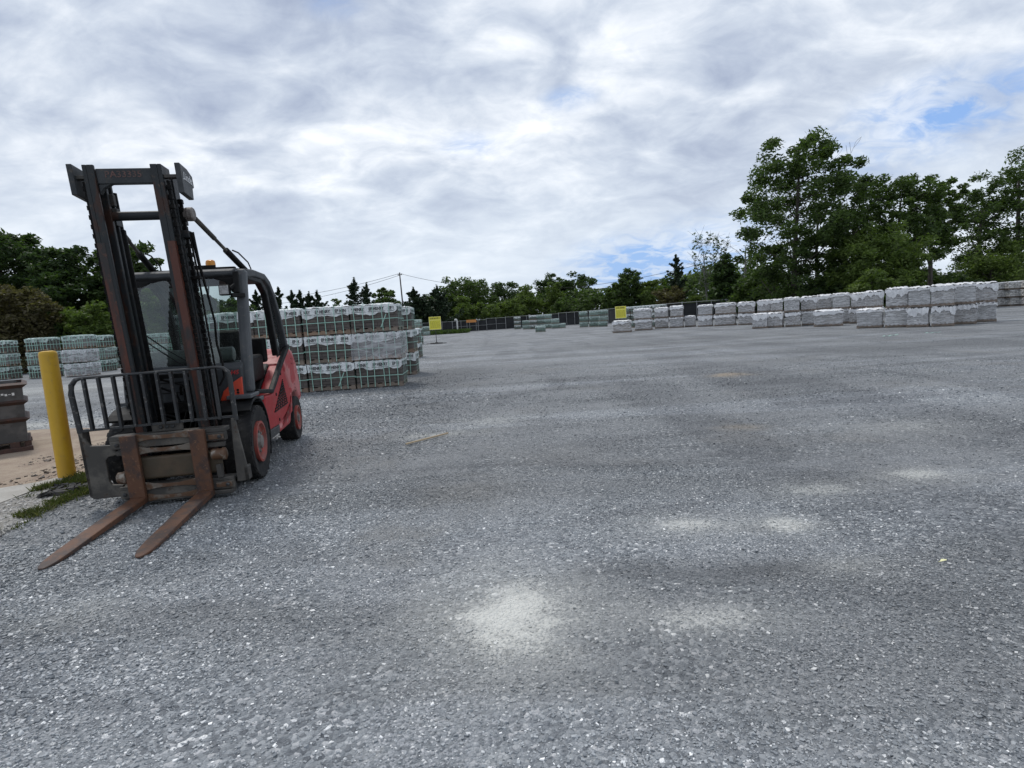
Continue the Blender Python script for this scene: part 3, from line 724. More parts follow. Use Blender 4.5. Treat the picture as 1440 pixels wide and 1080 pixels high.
m = MB(); m.add([(-.445, .135, 1.08), (.445, .135, 1.08), (.445, .282, 1.87), (-.445, .282, 1.87), (-.445, .140, 1.08), (.445, .140, 1.08), (.445, .287, 1.87), (-.445, .287, 1.87)], [(0, 1, 2, 3), (7, 6, 5, 4), (0, 4, 5, 1), (1, 5, 6, 2), (2, 6, 7, 3), (3, 7, 4, 0)])
m.build('windscreen', 'cab_glass', fl)
m = MB(); m.tube([(-.40, .185, 1.44), (-.16, .145, 1.24), (.10, .11, 1.06)], .005, 6).tube([(-.40, .18, 1.38), (-.20, .14, 1.22), (.02, .11, 1.05)], .005, 6)
m.build('wiper', 'black_plastic', fl)
for b_ in ((-.06, .40, .5, .56, 1.976, 2.0), (.0, .25, .42, .44, 1.97, 2.012), (-.35, -.08, .6, .64, 1.984, 1.998)): MB().box(*b_).build('roof_rail', 'black_plastic', fl, .003)
m = MB(); m.lathe([(.055, 0), (.055, .02), (.04, .025)], (.13, .70, 1.985), 'z', 20)
bc = m.build('beacon', 'black_plastic', fl)
m = MB(); m.lathe([(.046, .022), (.045, .08), (.040, .10), (.028, .108)], (.13, .70, 1.985), 'z', 24); m.build('beacon_lens', 'amber', bc, smooth=True)
m = MB(); m.box(.345, .435, .10, .17, 1.70, 1.795).bar((.43, .14, 1.76), (.49, .20, 1.82), .025, .03).bar((.44, .13, 1.70), (.53, .22, 1.70), .04, .04)
m.bar((.48, .20, 1.92), (.48, .17, 1.72), .05, .03)
hl = m.build('headlight', 'black_plastic', fl, .008)
m = MB(); m.box(.353, .428, .094, .104, 1.709, 1.786); m.build('headlight_lens', 'lamp_lens', hl, .003)
m = MB(); m.prism([(.10, 1.60), (.20, 1.57), (.22, 1.65), (.17, 1.73), (.11, 1.75), (.09, 1.68)], .44, .46, 'y'); m.bar((.15, .45, 1.73), (.17, .46, 1.90), .015, .015)
m.build('rear_view_mirror', 'silver_tube', fl, .01)
# --- inside the cab
m = MB(); m.lathe([(.055, -.38), (.066, -.375), (.066, .365), (.055, .37)], (0, .27, 1.165), 'x', 24)
m.build('dashboard_roll', 'silver_tube', fl, smooth=True)
m = MB(); m.box(-.22, .24, .72, 1.16, .86, 1.0).box(-.20, .22, 1.10, 1.24, .98, 1.40)
m.build('seat', 'black_plastic', fl, .05, seg=3)
m = MB(); m.box(-.40, .42, 1.30, 1.40, 1.02, 1.30).box(.26, .40, .75, 1.25, .84, 1.12)
m.build('armrest_console', 'black_plastic', fl, .03, seg=3)
pts = [(.02 + .17 * math.cos(a), .52 + .12 * math.sin(a), 1.20 + .11 * math.sin(a)) for a in [2 * math.pi * i / 28 for i in range(29)]]
m = MB(); m.tube(pts, .013, 8, cap=False).tube([(.02, .52, 1.19), (.02, .36, 1.02), (.02, .30, .8)], .025, 8)
for a in (.5, 2.6, 4.7): m.tube([(.02, .52, 1.195), (.02 + .17 * math.cos(a), .52 + .12 * math.sin(a), 1.20 + .11 * math.sin(a))], .010, 6)
m.tube([(.14, .55, 1.25), (.14, .54, 1.31)], .016, 8)
m.build('steering_wheel', 'black_plastic', fl, smooth=True)

# --- mast
def chan(m, x_in, x_out, y0, y1, z0, z1, tf=.028, tw=.03, reach=1.0):
    """C section standing on end, open towards the middle"""
    a, b = sorted((x_in, x_out)); s = 1 if x_out > x_in else -1
    wb = sorted((x_out, x_out - s * tw)); fl_ = sorted((x_in, x_out - s * tw))
    m.box(wb[0], wb[1], y0, y1, z0, z1); m.box(fl_[0], fl_[1], y0, y0 + tf, z0, z1); m.box(fl_[0], fl_[1], y1 - tf, y1, z0, z1)
for sd in (-1, 1):
    m = MB(); chan(m, XM + sd * .195, XM + sd * .275, -.42, -.25, .14, 2.74); m.xf(MT)
    im = m.build('inner_mast_rail', 'mast_steel', fl, .005)
    m = MB(); x0, x1 = sorted((XM + sd * .276, XM + sd * .222)); m.box(x0, x1, -.4225, -.4205, .30, 2.15); x0, x1 = sorted((XM + sd * .2752, XM + sd * .2775)); m.box(x0, x1, -.415, -.30, .30, 2.15)
    x2, x3 = sorted((XM + sd * .2435, XM + sd * .2405)); m.box(x2, x3, -.385, -.285, .3, 2.5)
    m.xf(MT).build('rusted_track', 'mast_rust', im)
    m = MB(); chan(m, XM + sd * .205, XM + sd * .285, -.245, -.135, .12, 2.70); m.xf(MT)
    m.build('outer_mast_rail', 'mast_steel', fl, .005)
    m = MB(); m.lathe([(.036, .15), (.036, 2.30), (.024, 2.31), (.024, 2.60)], (XM + sd * .225, -.09, 0), 'z', 16); m.xf(MT)
    m.build('lift_cylinder', 'grease_black', fl, smooth=True)
    m = MB(); m.box(*sorted((XM + sd * .165, XM + sd * .215)), -.24, -.18, 2.38, 2.45).box(*sorted((XM + sd * .175, XM + sd * .21)), -.235, -.19, 2.47, 2.56); m.xf(MT)
    m.build('cylinder_clamp', 'carriage_grey', fl, .004)
    for xo, yo, z1 in ((.293, -.372, 2.60), (.302, -.20, 2.5)):
        m = MB(); k = 0; z = .5
        while z < z1:
            wv = .030 if k % 2 else .021
            m.box(*sorted((XM + sd * (xo - wv / 2), XM + sd * (xo + wv / 2))), yo - wv * .62, yo + wv * .62, z, z + .034); z += .036; k += 1
        m.xf(MT).build('lift_chain', 'grease_black', fl)
    m = MB(); m.prism([(-.43, 2.745), (-.27, 2.735), (-.17, 2.70), (-.165, 2.61), (-.205, 2.595), (-.225, 2.50), (-.43, 2.515)], *sorted((XM + sd * (.372 if sd > 0 else .335), XM + sd * (.412 if sd > 0 else .375)))); m.xf(MT)
    cv = m.build('chain_cover', 'dark_paint', fl, .006)
    m = MB(); m.box(*sorted((XM + sd * .276, XM + sd * .38)), -.40, -.34, 2.64, 2.665); m.xf(MT); m.build('cover_bracket', 'carriage_grey', cv, .002)
    if sd > 0:
        vs, fs = text_mesh('Linde', .085, .0006, .0012, .3)
        m = MB(); m.add([(XM + .4128 + z, -.30 + x, 2.655 + y) for x, y, z in vs], fs); m.xf(MT); m.build('lettering', 'white_letter', cv)
        m = MB(); m.tube([(XM + .4133, -.41, 2.625), (XM + .4133, -.37, 2.632), (XM + .4133, -.20, 2.622)], .0035, 5); m.xf(MT); m.build('logo_stroke', 'white_letter', cv)
m = MB(); m.box(XM - .195, XM + .195, -.40, -.345, 2.60, 2.715); m.prism([(XM - .195, 2.60), (XM - .195, 2.52), (XM - .165, 2.565), (XM - .10, 2.60)], -.395, -.35, 'y'); m.xf(MT)
tb = m.build('mast_top_tie', 'dark_paint', fl, .006)
vs, fs = text_mesh('PA33335', .068, .0006, .0010)
m = MB(); m.add([(XM - .005 + x * 1.05, -.4015 - z, 2.668 + y) for x, y, z in vs], fs); m.xf(MT); m.build('lettering', 'faint_red_letter', tb)
m = MB(); m.lathe([(.036, -.20), (.036, .20)], (XM, -.24, 2.385), 'x', 18); m.xf(MT); m.build('mast_round_tie', 'mast_steel', fl, smooth=True)
m = MB()
for z0, z1 in ((.20, .42), (.70, .80), (1.02, 1.06)): m.box(XM - .285, XM + .285, -.085, -.045, z0, z1)
m.xf(MT).build('mast_cross_tie', 'grease_black', fl, .006)
# overhead tilt cylinders from cab roof to the mast
for sd in (-1, 1):
    jx = .352 if sd > 0 else .262
    top = Vector(MT(XM + sd * jx, -.17, 2.40)); bot = Vector((.475 if sd > 0 else -.34, .62, 1.96)); mid = top.lerp(bot, .60); q = top.lerp(bot, .38)
    m = MB(); m.tube([top, mid], .0155, 10).tube([top.lerp(bot, .06), q], .021, 10)
    tc_ = m.build('tilt_cylinder', 'carriage_grey', fl, smooth=True)
    m = MB(); m.tube([mid.lerp(top, .02), bot], .029, 12); m.tube([mid.lerp(bot, .12) + Vector((.03, .01, .03)), mid.lerp(bot, .3) + Vector((.045, .03, .045)), mid.lerp(bot, .75) + Vector((.055, .03, .04)), bot + Vector((.045, .0, .02))], .007, 6)
    m.build('cylinder_barrel', 'black_plastic', tc_, smooth=True)
    m = MB(); m.lathe([(.030, -.05), (.050, -.045), (.056, -.026), (.048, -.024), (.056, -.016), (.056, .016), (.046, .026), (.018, .03)], top, 'x', 24); m.build('ball_joint', 'hub_grey', tc_, smooth=True)
    m = MB(); m.box(*sorted((XM + sd * .2, XM + sd * .30)), -.20, -.095, 2.32, 2.46).box(*sorted((XM + sd * .24, XM + sd * .335)), -.25, -.16, 2.20, 2.26); m.xf(MT); m.build('mast_bracket', 'mast_steel', tc_, .006)
m = MB(); m.tube([MT(XM + .345, -.2, 2.25), MT(XM + .35, -.18, 2.0), MT(XM + .36, -.13, 1.75), MT(XM + .37, -.10, 1.5), MT(XM + .355, -.10, 1.3), MT(XM + .38, -.12, 1.12), (XM + .36, -.14, .98), (XM + .32, -.16, .9)], [.016, .013, .009, .009, .010, .009, .009, .009], 8)
m.tube([MT(XM + .33, -.22, 2.22), MT(XM + .335, -.2, 1.9), MT(XM + .325, -.17, 1.5), MT(XM + .325, -.15, 1.0), (XM + .30, -.14, .7)], .008, 8)
m.add(*[MB().box(XM + .29, XM + .36, -.25, -.18, 1.86, 1.88).xf(MT).v, MB().box(0, 1, 0, 1, 0, 1).f])
m.build('mast_hose', 'grease_black', fl, smooth=True)

# --- carriage, load backrest and forks
m = MB(); m.box(-.395, .465, -.535, -.485, .485, .555).box(-.395, .465, -.535, -.40, .555, .590).box(-.37, .44, -.52, -.47, .43, .47)
m.box(-.385, .475, -.535, -.485, .075, .145).box(-.385, .475, -.535, -.42, .145, .175).box(-.36, .46, -.55, -.44, .035, .07)
cg = m.xf(CT).build('carriage', 'carriage_grey', fl, .006)
m = MB()
for z in (.452, .555): MB().prism([(-.19, z - .02), (-.19, z + .045), (-.13, z + .03), (-.03, z + .022), (.06, z + .022), (.14, z + .03), (.205, z + .045), (.205, z - .02), (.1, z - .008), (-.1, z - .008)], -.556, -.536, 'y').xf(CT).build('rubbing_strip', 'carriage_rust', cg, .003)
for z in (.06, .155): MB().prism([(-.18, z - .02), (-.18, z + .045), (-.12, z + .03), (-.03, z + .02), (.06, z + .02), (.14, z + .03), (.205, z + .045), (.205, z - .02), (.1, z - .008), (-.1, z - .008)], -.556, -.536, 'y').xf(CT).build('rubbing_strip', 'carriage_rust', cg, .003)
for b_ in ((.335, .45, -.55, -.536, .50, .54), (.34, .46, -.55, -.536, .095, .135)): MB().box(*b_).xf(CT).build('end_block', 'carriage_rust', cg, .003)
m = MB(); m.box(-.33, .40, -.53, -.47, .215, .405); m.xf(CT); m.build('side_shift_plate', 'olive_steel', cg, .022, seg=4)
for x0, x1, z in ((.34, .455, .375), (-.375, -.30, .255)):
    m = MB(); m.lathe([(.036, x0), (.046, x0 + .008), (.046, x1 - .03), (.052, x1 - .028), (.052, x1 - .008), (.036, x1)], (0, -.545, z), 'x', 20); m.xf(CT); m.build('ram_end', 'carriage_rust', cg, smooth=True)
for b_ in ((-.10, .13, -.47, -.44, .592, .655), (.36, .40, -.555, -.50, .177, .29)): MB().box(*b_).xf(CT).build('carriage_bracket', 'carriage_grey', cg, .004)
for x, y, z in ((-.345, -.536, .52), (-.35, -.536, .11), (.42, -.551, .52), (.43, -.551, .115), (-.03, -.471, .63), (.015, -.471, .63), (.06, -.471, .63)):
    MB().lathe([(.016, 0), (.016, -.008), (.008, -.012)], (x, y, z), 'y', 8).xf(CT).build('carriage_bolt', 'chip_steel', cg)
m = MB(); m.prism([(-.615, .12), (-.59, .095), (-.36, .095), (-.36, .19), (-.44, .20), (-.455, .23), (-.455, .40), (-.43, .43), (-.37, .44), (-.37, .52), (-.545, .53), (-.615, .66)], -.515, -.485, 'y')
m.box(-.615, -.585, -.515, -.40, .12, .66)
m.xf(CT).build('carriage_side_plate', 'carriage_grey', cg, .006)
m = MB(); m.prism([(.495, .12), (.585, .12), (.585, .24), (.545, .66), (.515, .66), (.50, .4)], -.515, -.485, 'y'); m.box(.556, .585, -.515, -.40, .12, .24)
m.xf(CT).build('carriage_side_plate', 'carriage_grey', cg, .006)
lb = MB()
def lbr(x, z): return (x, -.50, z)
fr = [(-.600, .64), (-.612, .95), (-.600, 1.02), (-.565, 1.062), (-.52, 1.072), (.46, 1.085), (.51, 1.075), (.545, 1.04), (.552, .98), (.550, .64)]
lb.tube([lbr(*p) for p in fr], [.022, .022, .021, .018, .012, .011, .014, .018, .020, .020], 10)
lb.bar(lbr(-.605, .655), lbr(.55, .672), .020, .018)
lb.xf(CT); bk = lb.build('load_backrest', 'chip_steel', fl, smooth=True)
m = MB()
for i in range(10):
    x = -.508 + i * .1045; m.box(x - .010, x + .010, -.522, -.480, .655, 1.072)
m.xf(CT).build('backrest_bars', 'chip_steel', bk, .003)
for xa, xb, sp_ in ((-.300, -.182, -.045), (.202, .320, -.015)):
    m = MB(); xc = (xa + xb) / 2
    m.box(xa, xb, -.590, -.545, .085, .595)
    secs = []
    for t, wdt, th_, z in ((0, 1, .048, .040), (.03, 1, .048, .036), (.45, 1, .040, .022), (.82, .95, .026, .009), (.93, .80, .020, .006), (.98, .50, .015, .005), (1.0, .22, .012, .005)):
        y = -.545 - 1.25 * t; hw = (xb - xa) / 2 * wdt; xq = xc + sp_ * t
        secs.append([(xq - hw, y, z), (xq + hw, y, z), (xq + hw, y, z + th_), (xq - hw, y, z + th_)])
    vs = [p for s_ in secs for p in s_]; k = len(secs)
    m.add(vs, [(i * 4 + j, i * 4 + (j + 1) % 4, i * 4 + 4 + (j + 1) % 4, i * 4 + 4 + j) for i in range(k - 1) for j in range(4)] + [(3, 2, 1, 0), tuple(4 * k - 4 + j for j in range(4))])
    m.box(xa + .002, xb - .002, -.588, -.547, .042, .090)
    m.xf(lambda x, y, z: (x - (z - .1) * .02, y - (z - .1) * .044, z)).build('fork', 'fork_rust', fl, .006)
# ---------------------------------------------------------------- pallets of goods
def pallet_mesh(m, w, d, h=.115):
    n = 6
    for i in range(n):
        x = -w / 2 + (w - .09) * i / (n - 1); m.box(x, x + .09, -d / 2, d / 2, h - .02, h)
    for y in (-d / 2, -.04, d / 2 - .08): m.box(-w / 2, w / 2, y, y + .08, .022, h - .022)
    for x in (-w / 2, -.05, w / 2 - .1): m.box(x, x + .1, -d / 2 + .001, d / 2 - .001, .001, .021)
    return m
def skirt(w, d, z_top, drops, amp, seed, n=26, bulge=.012, top_amp=.02, corner=.03):
    """a sheet draped over a load: crumpled top, hanging hem with an uneven lower edge"""
    r = np.random.default_rng(seed); V = []; F = []
    per = []
    for i in range(n): per.append((-w / 2 + w * i / n, -d / 2, 0))
    k = max(6, int(n * d / w))
    for i in range(k): per.append((w / 2, -d / 2 + d * i / k, 1))
    for i in range(n): per.append((w / 2 - w * i / n, d / 2, 2))
    for i in range(k): per.append((-w / 2, d / 2 - d * i / k, 3))
    L = len(per); rows = 4
    ph = r.uniform(0, 6, 6)
    rings = []
    for j in range(rows + 1):
        t = j / rows
        for q, (x, y, s) in enumerate(per):
            u = 2 * math.pi * q / L
            hem = max(.025, drops[s] * (1 + amp * (.45 * math.sin(3 * u + ph[0]) + .45 * math.sin(7 * u + ph[1]) + .3 * math.sin(13 * u + ph[2]) + .15 * math.sin(31 * u + ph[5]))))
            out = 1 + (bulge + .014 * math.sin(17 * u + ph[3]) * t) / (w / 2)
            V.append((x * out, y * (1 + (bulge + .014 * math.sin(19 * u + ph[4]) * t) / (d / 2)), z_top - hem * t + (top_amp * r.uniform(-.6, .6) if j == 0 else 0)))
    for j in range(rows):
        for q in range(L):
            F.append((j * L + q, j * L + (q + 1) % L, (j + 1) * L + (q + 1) % L, (j + 1) * L + q))
    # crumpled top
    gx, gy = 12, 9; b = len(V)
    for jy in range(gy + 1):
        for ix in range(gx + 1):
            x = -w / 2 + w * ix / gx; y = -d / 2 + d * jy / gy
            e = min(ix, gx - ix, jy, gy - jy)
            V.append((x * 1.01, y * 1.01, z_top + (.008 + r.uniform(0, top_amp * 1.6) if e > 0 else r.uniform(-.3, .8) * top_amp)))
    for jy in range(gy):
        for ix in range(gx):
            a = b + jy * (gx + 1) + ix; F.append((a, a + 1, a + gx + 2, a + gx + 1))
    m = MB(); m.add(V, F); return m
def cube_mesh(w, d, z0, z1, amp, seed, n=9):
    """subdivided block with an uneven surface"""
    r = np.random.default_rng(seed)
    bm = bmesh.new(); bmesh.ops.create_cube(bm, size=1); bmesh.ops.subdivide_edges(bm, edges=bm.edges, cuts=n, use_grid_fill=True)
    o = r.uniform(0, 50)
    for v in bm.verts:
        x, y, z = v.co; px, py, pz = x * w, y * d, z0 + (z + .5) * (z1 - z0)
        k = amp * (float(vnoise(px * 5 + o, py * 5, pz * 7)) - .5) * 2 + amp * .6 * (float(vnoise(px * 13 + o, py * 13, pz * 11)) - .5) * 2
        s = 1 if z > -.49 else 0
        v.co = (px + (k if abs(x) > .49 else 0), py + (k if abs(y) > .49 else 0), pz + (k if z > .49 else 0))
    m = MB(); bm.verts.ensure_lookup_table()
    m.add([v.co[:] for v in bm.verts], [tuple(v.index for v in f.verts) for f in bm.faces]); bm.free(); return m

WRAP_TEXT = 'EP HENRY'
def block_pallet(seed, w=1.03, d=.92, h=.62, far=False, film=False, warm=False):
    """strapped concrete blocks under a printed plastic cap"""
    r = random.Random(seed)
    root = empty('pallet_of_blocks')
    m = MB(); pallet_mesh(m, w, d, .105); m.build('pallet', 'warm_pallet_wood' if warm else 'pallet_wood', root)
    m = MB(); m.box(-w / 2 + .005, w / 2 - .005, -d / 2 + .005, d / 2 - .005, .107, h - .012)
    m.build('block_load', ('pale_block' if seed % 2 else 'grey_block') if far else 'grey_block', root, .006)
    dr = [r.uniform(.17, .21), r.uniform(.12, .2), .15, r.uniform(.12, .2)]
    sk = skirt(w, d, h - .006, dr, .20, seed, bulge=.008).build('plastic_cap', 'teal_wrap' if far else 'white_wrap', root, smooth=True)
    m = MB()
    vs, fs = text_mesh(WRAP_TEXT, .100, .0004, .0030)
    off = r.uniform(-.10, .10)
    for s, (cx, cy, ax) in enumerate(((0, -d / 2 - .022, 'f'), (w / 2 + .022, 0, 'r'), (-w / 2 - .022, 0, 'l'))):
        for k in (-1, 0, 1):
            c = off + k * .44; lim = (w if ax == 'f' else d) / 2 - .05
            zt = h - .095
            for bit, z0 in ((vs, zt),):
                P = []
                for x, y, z in bit:
                    u = c + x * .74
                    u = max(-lim, min(lim, u))
                    P.append({'f': (u, cy - z, z0 + y), 'r': (cx + z, u, z0 + y), 'l': (cx - z, -u, z0 + y)}[ax])
                m.add(P, fs)
            # ring round the first two letters, and a rule below the name
            a = max(-lim, min(lim, c - .19)); b = max(-lim, min(lim, c + .20))
            if b - a > .03:
                if ax == 'f': m.box(a, b, cy - .001, cy + .001, zt - .062, zt - .054)
                elif ax == 'r': m.box(cx - .001, cx + .001, a, b, zt - .062, zt - .054)
                else: m.box(cx - .001, cx + .001, -b, -a, zt - .062, zt - .054)
    m.build('printed_name', 'black_letter', sk)
    m = MB()
    n = 8 if far else r.choice((5, 6))
    sw = .011 if far else .0072
    for i in range(n):
        x = -w / 2 + w * (i + .6 + r.uniform(-.18, .18)) / (n + .2); t = r.uniform(-.02, .02)
        for y in (-d / 2 - .029, d / 2 + .029): m.bar((x + t, y, .03), (x, y, h), sw * 2, .003, (0, 1, 0))
        m.box(x - sw, x + sw, -d / 2 - .03, d / 2 + .03, h + .028, h + .031)
    for i in range(4):
        y = -d / 2 + d * (i + .5) / 4
        for x in (-w / 2 - .029, w / 2 + .029): m.bar((x, y, .03), (x, y, h), sw * 2, .003, (1, 0, 0))
    z = .29 + r.uniform(-.02, .02)
    for y in (-d / 2 - .027, d / 2 + .027): m.bar((-w / 2 - .026, y, z), (w / 2 + .026, y, z + r.uniform(-.015, .015)), .003, sw * 2)
    for x in (-w / 2 - .027, w / 2 + .027): m.bar((x, -d / 2 - .026, z), (x, d / 2 + .026, z), .003, sw * 2)
    if r.random() < .35 and not far:   # a slack strap hanging across the face
        x = r.uniform(-.3, .2); m.bar((x, -d / 2 - .033, .10), (x + r.choice((-.16, .14)), -d / 2 - .033, .40), .018, .003, (0, 1, 0))
    m.build('strap', 'green_strap', root)
    if film:
        m = cube_mesh(w + .09, d + .09, .03, h - .02, .008, seed); m.build('shrink_film', 'stretch_film', root, smooth=True)
    return root

BLK = {}
def block(kind, i):
    """a fresh copy of one of the block-pallet builds"""
    key = (kind, i)
    if key not in BLK:
        BLK[key] = block_pallet(100 + 17 * i + (500 if kind == 'far' else 0), far=kind == 'far', film=kind == 'film', warm=i % 3 == 1)
        return BLK[key]
    return copy_tree(BLK[key])
LEVEL = ('bottom', 'second', 'top')
ORD = ('first', 'second', 'third', 'fourth', 'fifth', 'sixth', 'seventh', 'eighth', 'ninth', 'tenth')
def stack(x, y, rz, n, kind, label, group, h=.625, var=0, jit=.02, films=()):
    """label: text with {} for the level word"""
    for k in range(n):
        o = block('film' if k in films else kind, (var + k) % 5)
        place(o, x + rnd.uniform(-jit, jit), y + rnd.uniform(-jit, jit), k * h, rz + R(rnd.uniform(-1.5, 1.5)))
        lv = 'single' if n == 1 else ('bottom', 'top')[k] if n == 2 else LEVEL[k]
        tag(o, label.format(lv), 'pallet', group)
BR = R(2)
G1 = 'block pallets stacked behind the forklift'
for c in range(4):
    x = -2.50 - .515 - 1.055 * c; y = 13.02 + .46 - .06 * c
    where = ['right end column of the grey block stack behind forklift', 'column next to right end of the grey block stack behind forklift',
             'middle column of the grey block stack behind forklift', 'block column seen through the forklift cab doorway',
             'block column farthest left in the stack behind the forklift mast'][c]
    stack(x, y, BR, 3, 'near', '{} strapped block pallet, ' + where, G1, var=c * 2, films=(1,) if c == 0 else ())
gx, gy = ground(583, 527)
stack(gx - .515, gy + .46, BR, 3, 'near', '{} strapped block pallet just behind right end of the near stack', G1, var=3)
stack(gx - .515 - 1.1, gy + .5, BR, 3, 'near', '{} strapped block pallet hidden behind the near stack, second row', G1, var=1)
gx, gy = ground(590, 503)
stack(gx - .515, gy + .46, BR, 2, 'near', '{} strapped block pallet between near grey stack and yellow standing sign', G1, var=2)
gx, gy = ground(594, 484)
stack(gx - .515, gy + .46, BR, 3, 'far', '{} pale green strapped pallet left of the yellow standing sign', G1, var=4)
stack(gx - 1.6, gy + .5, BR, 3, 'far', '{} pale green strapped pallet one column farther left of standing sign', G1, var=0)
p = at_depth(599, 86); stack(p[0], p[1], BR, 2, 'far', '{} distant green pallet peeping out left of the yellow standing sign', G1, var=1, h=.7)

G2 = 'teal strapped pallets on the far left'
cols = [((-2, 534.5), 'far', 'leftmost column above the rusty steel bin'), ((57, 532), 'far', 'column hidden partly by the yellow post'), ((107, 529.5), 'far', 'film covered column right of the yellow post')]
for i, ((px, py), kind, wh) in enumerate(cols):
    gx, gy = ground(px, py)
    stack(gx, gy + .46, R(6), 3, kind, '{} teal strapped pallet, ' + wh, G2, h=.66, var=i * 2, jit=.05, films=(0, 1) if i == 2 else ())
gx, gy = ground(127, 524); stack(gx + .15, gy + .8, R(6), 3, 'far', '{} teal strapped pallet at the right rear end of far left stack', G2, h=.66, var=2, jit=.08)
gx, gy = ground(150, 519); stack(gx, gy + .5, R(6), 2, 'far', '{} teal pallet farthest right behind the far left stack', G2, h=.66, var=1, jit=.08)
for i, px in enumerate((186, 208, 230, 252, 274)):
    p = at_depth(px, 37 - .1 * i)
    stack(p[0], p[1], R(6), 3, 'far', '{} teal pallet of the ' + ORD[i] + ' column seen through the forklift mast', G2, h=.66, var=i, jit=.04)

# ---- distant pallets by the gate
G3 = 'pallets standing far off before the gate'
for (x0, x1, base, n, var, wh) in ((723, 733, 463, 3, 0, 'narrow plain tower left of the far centre pallets'), (735, 745.5, 463.2, 2, 1, 'low column right of the narrow far tower'),
                                   (745.5, 755, 463, 3, 2, 'tall dark column in the far centre group'), (755, 766, 462.2, 3, 3, 'left top white column of the far centre group'),
                                   (766, 777, 462, 3, 4, 'right tall column of the far centre group'), (777, 787, 462, 2, 0, 'two high column right in far centre group'),
                                   (785, 795, 461.5, 1, 1, 'lone low pallet at the right of far centre group'), (755, 766, 467, 1, 2, 'lone pallet in front of the far centre group'),
                                   (815, 829, 460, 3, 3, 'leftmost column of green wall left of yellow sign'), (829.5, 842.5, 459.7, 3, 4, 'middle column of green wall left of yellow sign'), (843, 856, 459.4, 3, 0, 'right column of green wall left of yellow sign')):
    gx, gy = ground((x0 + x1) / 2, base)
    stack(gx, gy + .5, R(-4), n, 'near' if n == 3 and x0 < 750 else 'far', '{} block pallet, ' + wh, G3, h=.66, var=var, jit=.05)
for i, (px, n) in enumerate(((884, 3), (898, 3), (912, 3), (926, 3))):
    p = at_depth(px, 55 - 1.2 * i)
    stack(p[0], p[1], R(-50), n, 'near', '{} dark pallet of the ' + ORD[i] + ' column behind the two high bags right of sign', G3, h=.66, var=i, jit=.05)

# ---- the long right-hand row: stones on pallets under plastic hoods
def bag_pallet(seed, w, load='bag_stone', film='thin_film', torn=False, hood=True):
    r = random.Random(seed); d = .98; h = .80
    root = empty('wrapped_pallet')
    m = MB(); pallet_mesh(m, w, d, .12); m.build('pallet', 'pallet_wood', root)
    cube_mesh(w * .93, d * .93, .122, h - .03, .012, seed).build('stone_load', load, root)
    cube_mesh(w * .965, d * .965, .09, h - .018, .009, seed + 3).build('clear_film', film, root, smooth=True)
    dr = [r.uniform(.08, .18) * (1.5 if torn else 1), r.uniform(.1, .3), r.uniform(.1, .25), r.uniform(.1, .3)]
    if hood: skirt(w * 1.0, d * 1.0, h - .008, dr, .30 if not torn else .55, seed, bulge=.022, top_amp=.06).build('plastic_hood', 'bag_hood', root, smooth=True)
    if r.random() < .5:              # a loose flap of film blown out at one corner
        m = MB(); x = w / 2 * r.choice((-1, 1)); V = []
        for i in range(6):
            for j in range(4): V.append((x - .04 * j * (1 if x > 0 else -1) + .05 * math.sin(i * 1.3 + j), -d / 2 - .03 - .05 * abs(math.sin(i * .9 + j * 1.7)), h - .02 - .11 * i))
        m.add(V, [(i * 4 + j, i * 4 + j + 1, i * 4 + j + 5, i * 4 + j + 4) for i in range(5) for j in range(3)]); m.build('loose_flap', 'bag_hood', root, smooth=True)
    return root
BAG = [bag_pallet(900 + 13 * i, 1.12, ld, fm, tn) for i, (ld, fm, tn) in enumerate((('bag_stone', 'thin_film', False), ('pale_block', 'heavy_film', False), ('bag_stone', 'thin_film', True), ('grey_block', 'heavy_film', True), ('pale_block', 'thin_film', False), ('tan_stone', 'thin_film', True)))]
_used = set()
def bag(i):
    if i not in _used: _used.add(i); return BAG[i]
    return copy_tree(BAG[i])
G4 = 'plastic wrapped stone pallets in the long right row'
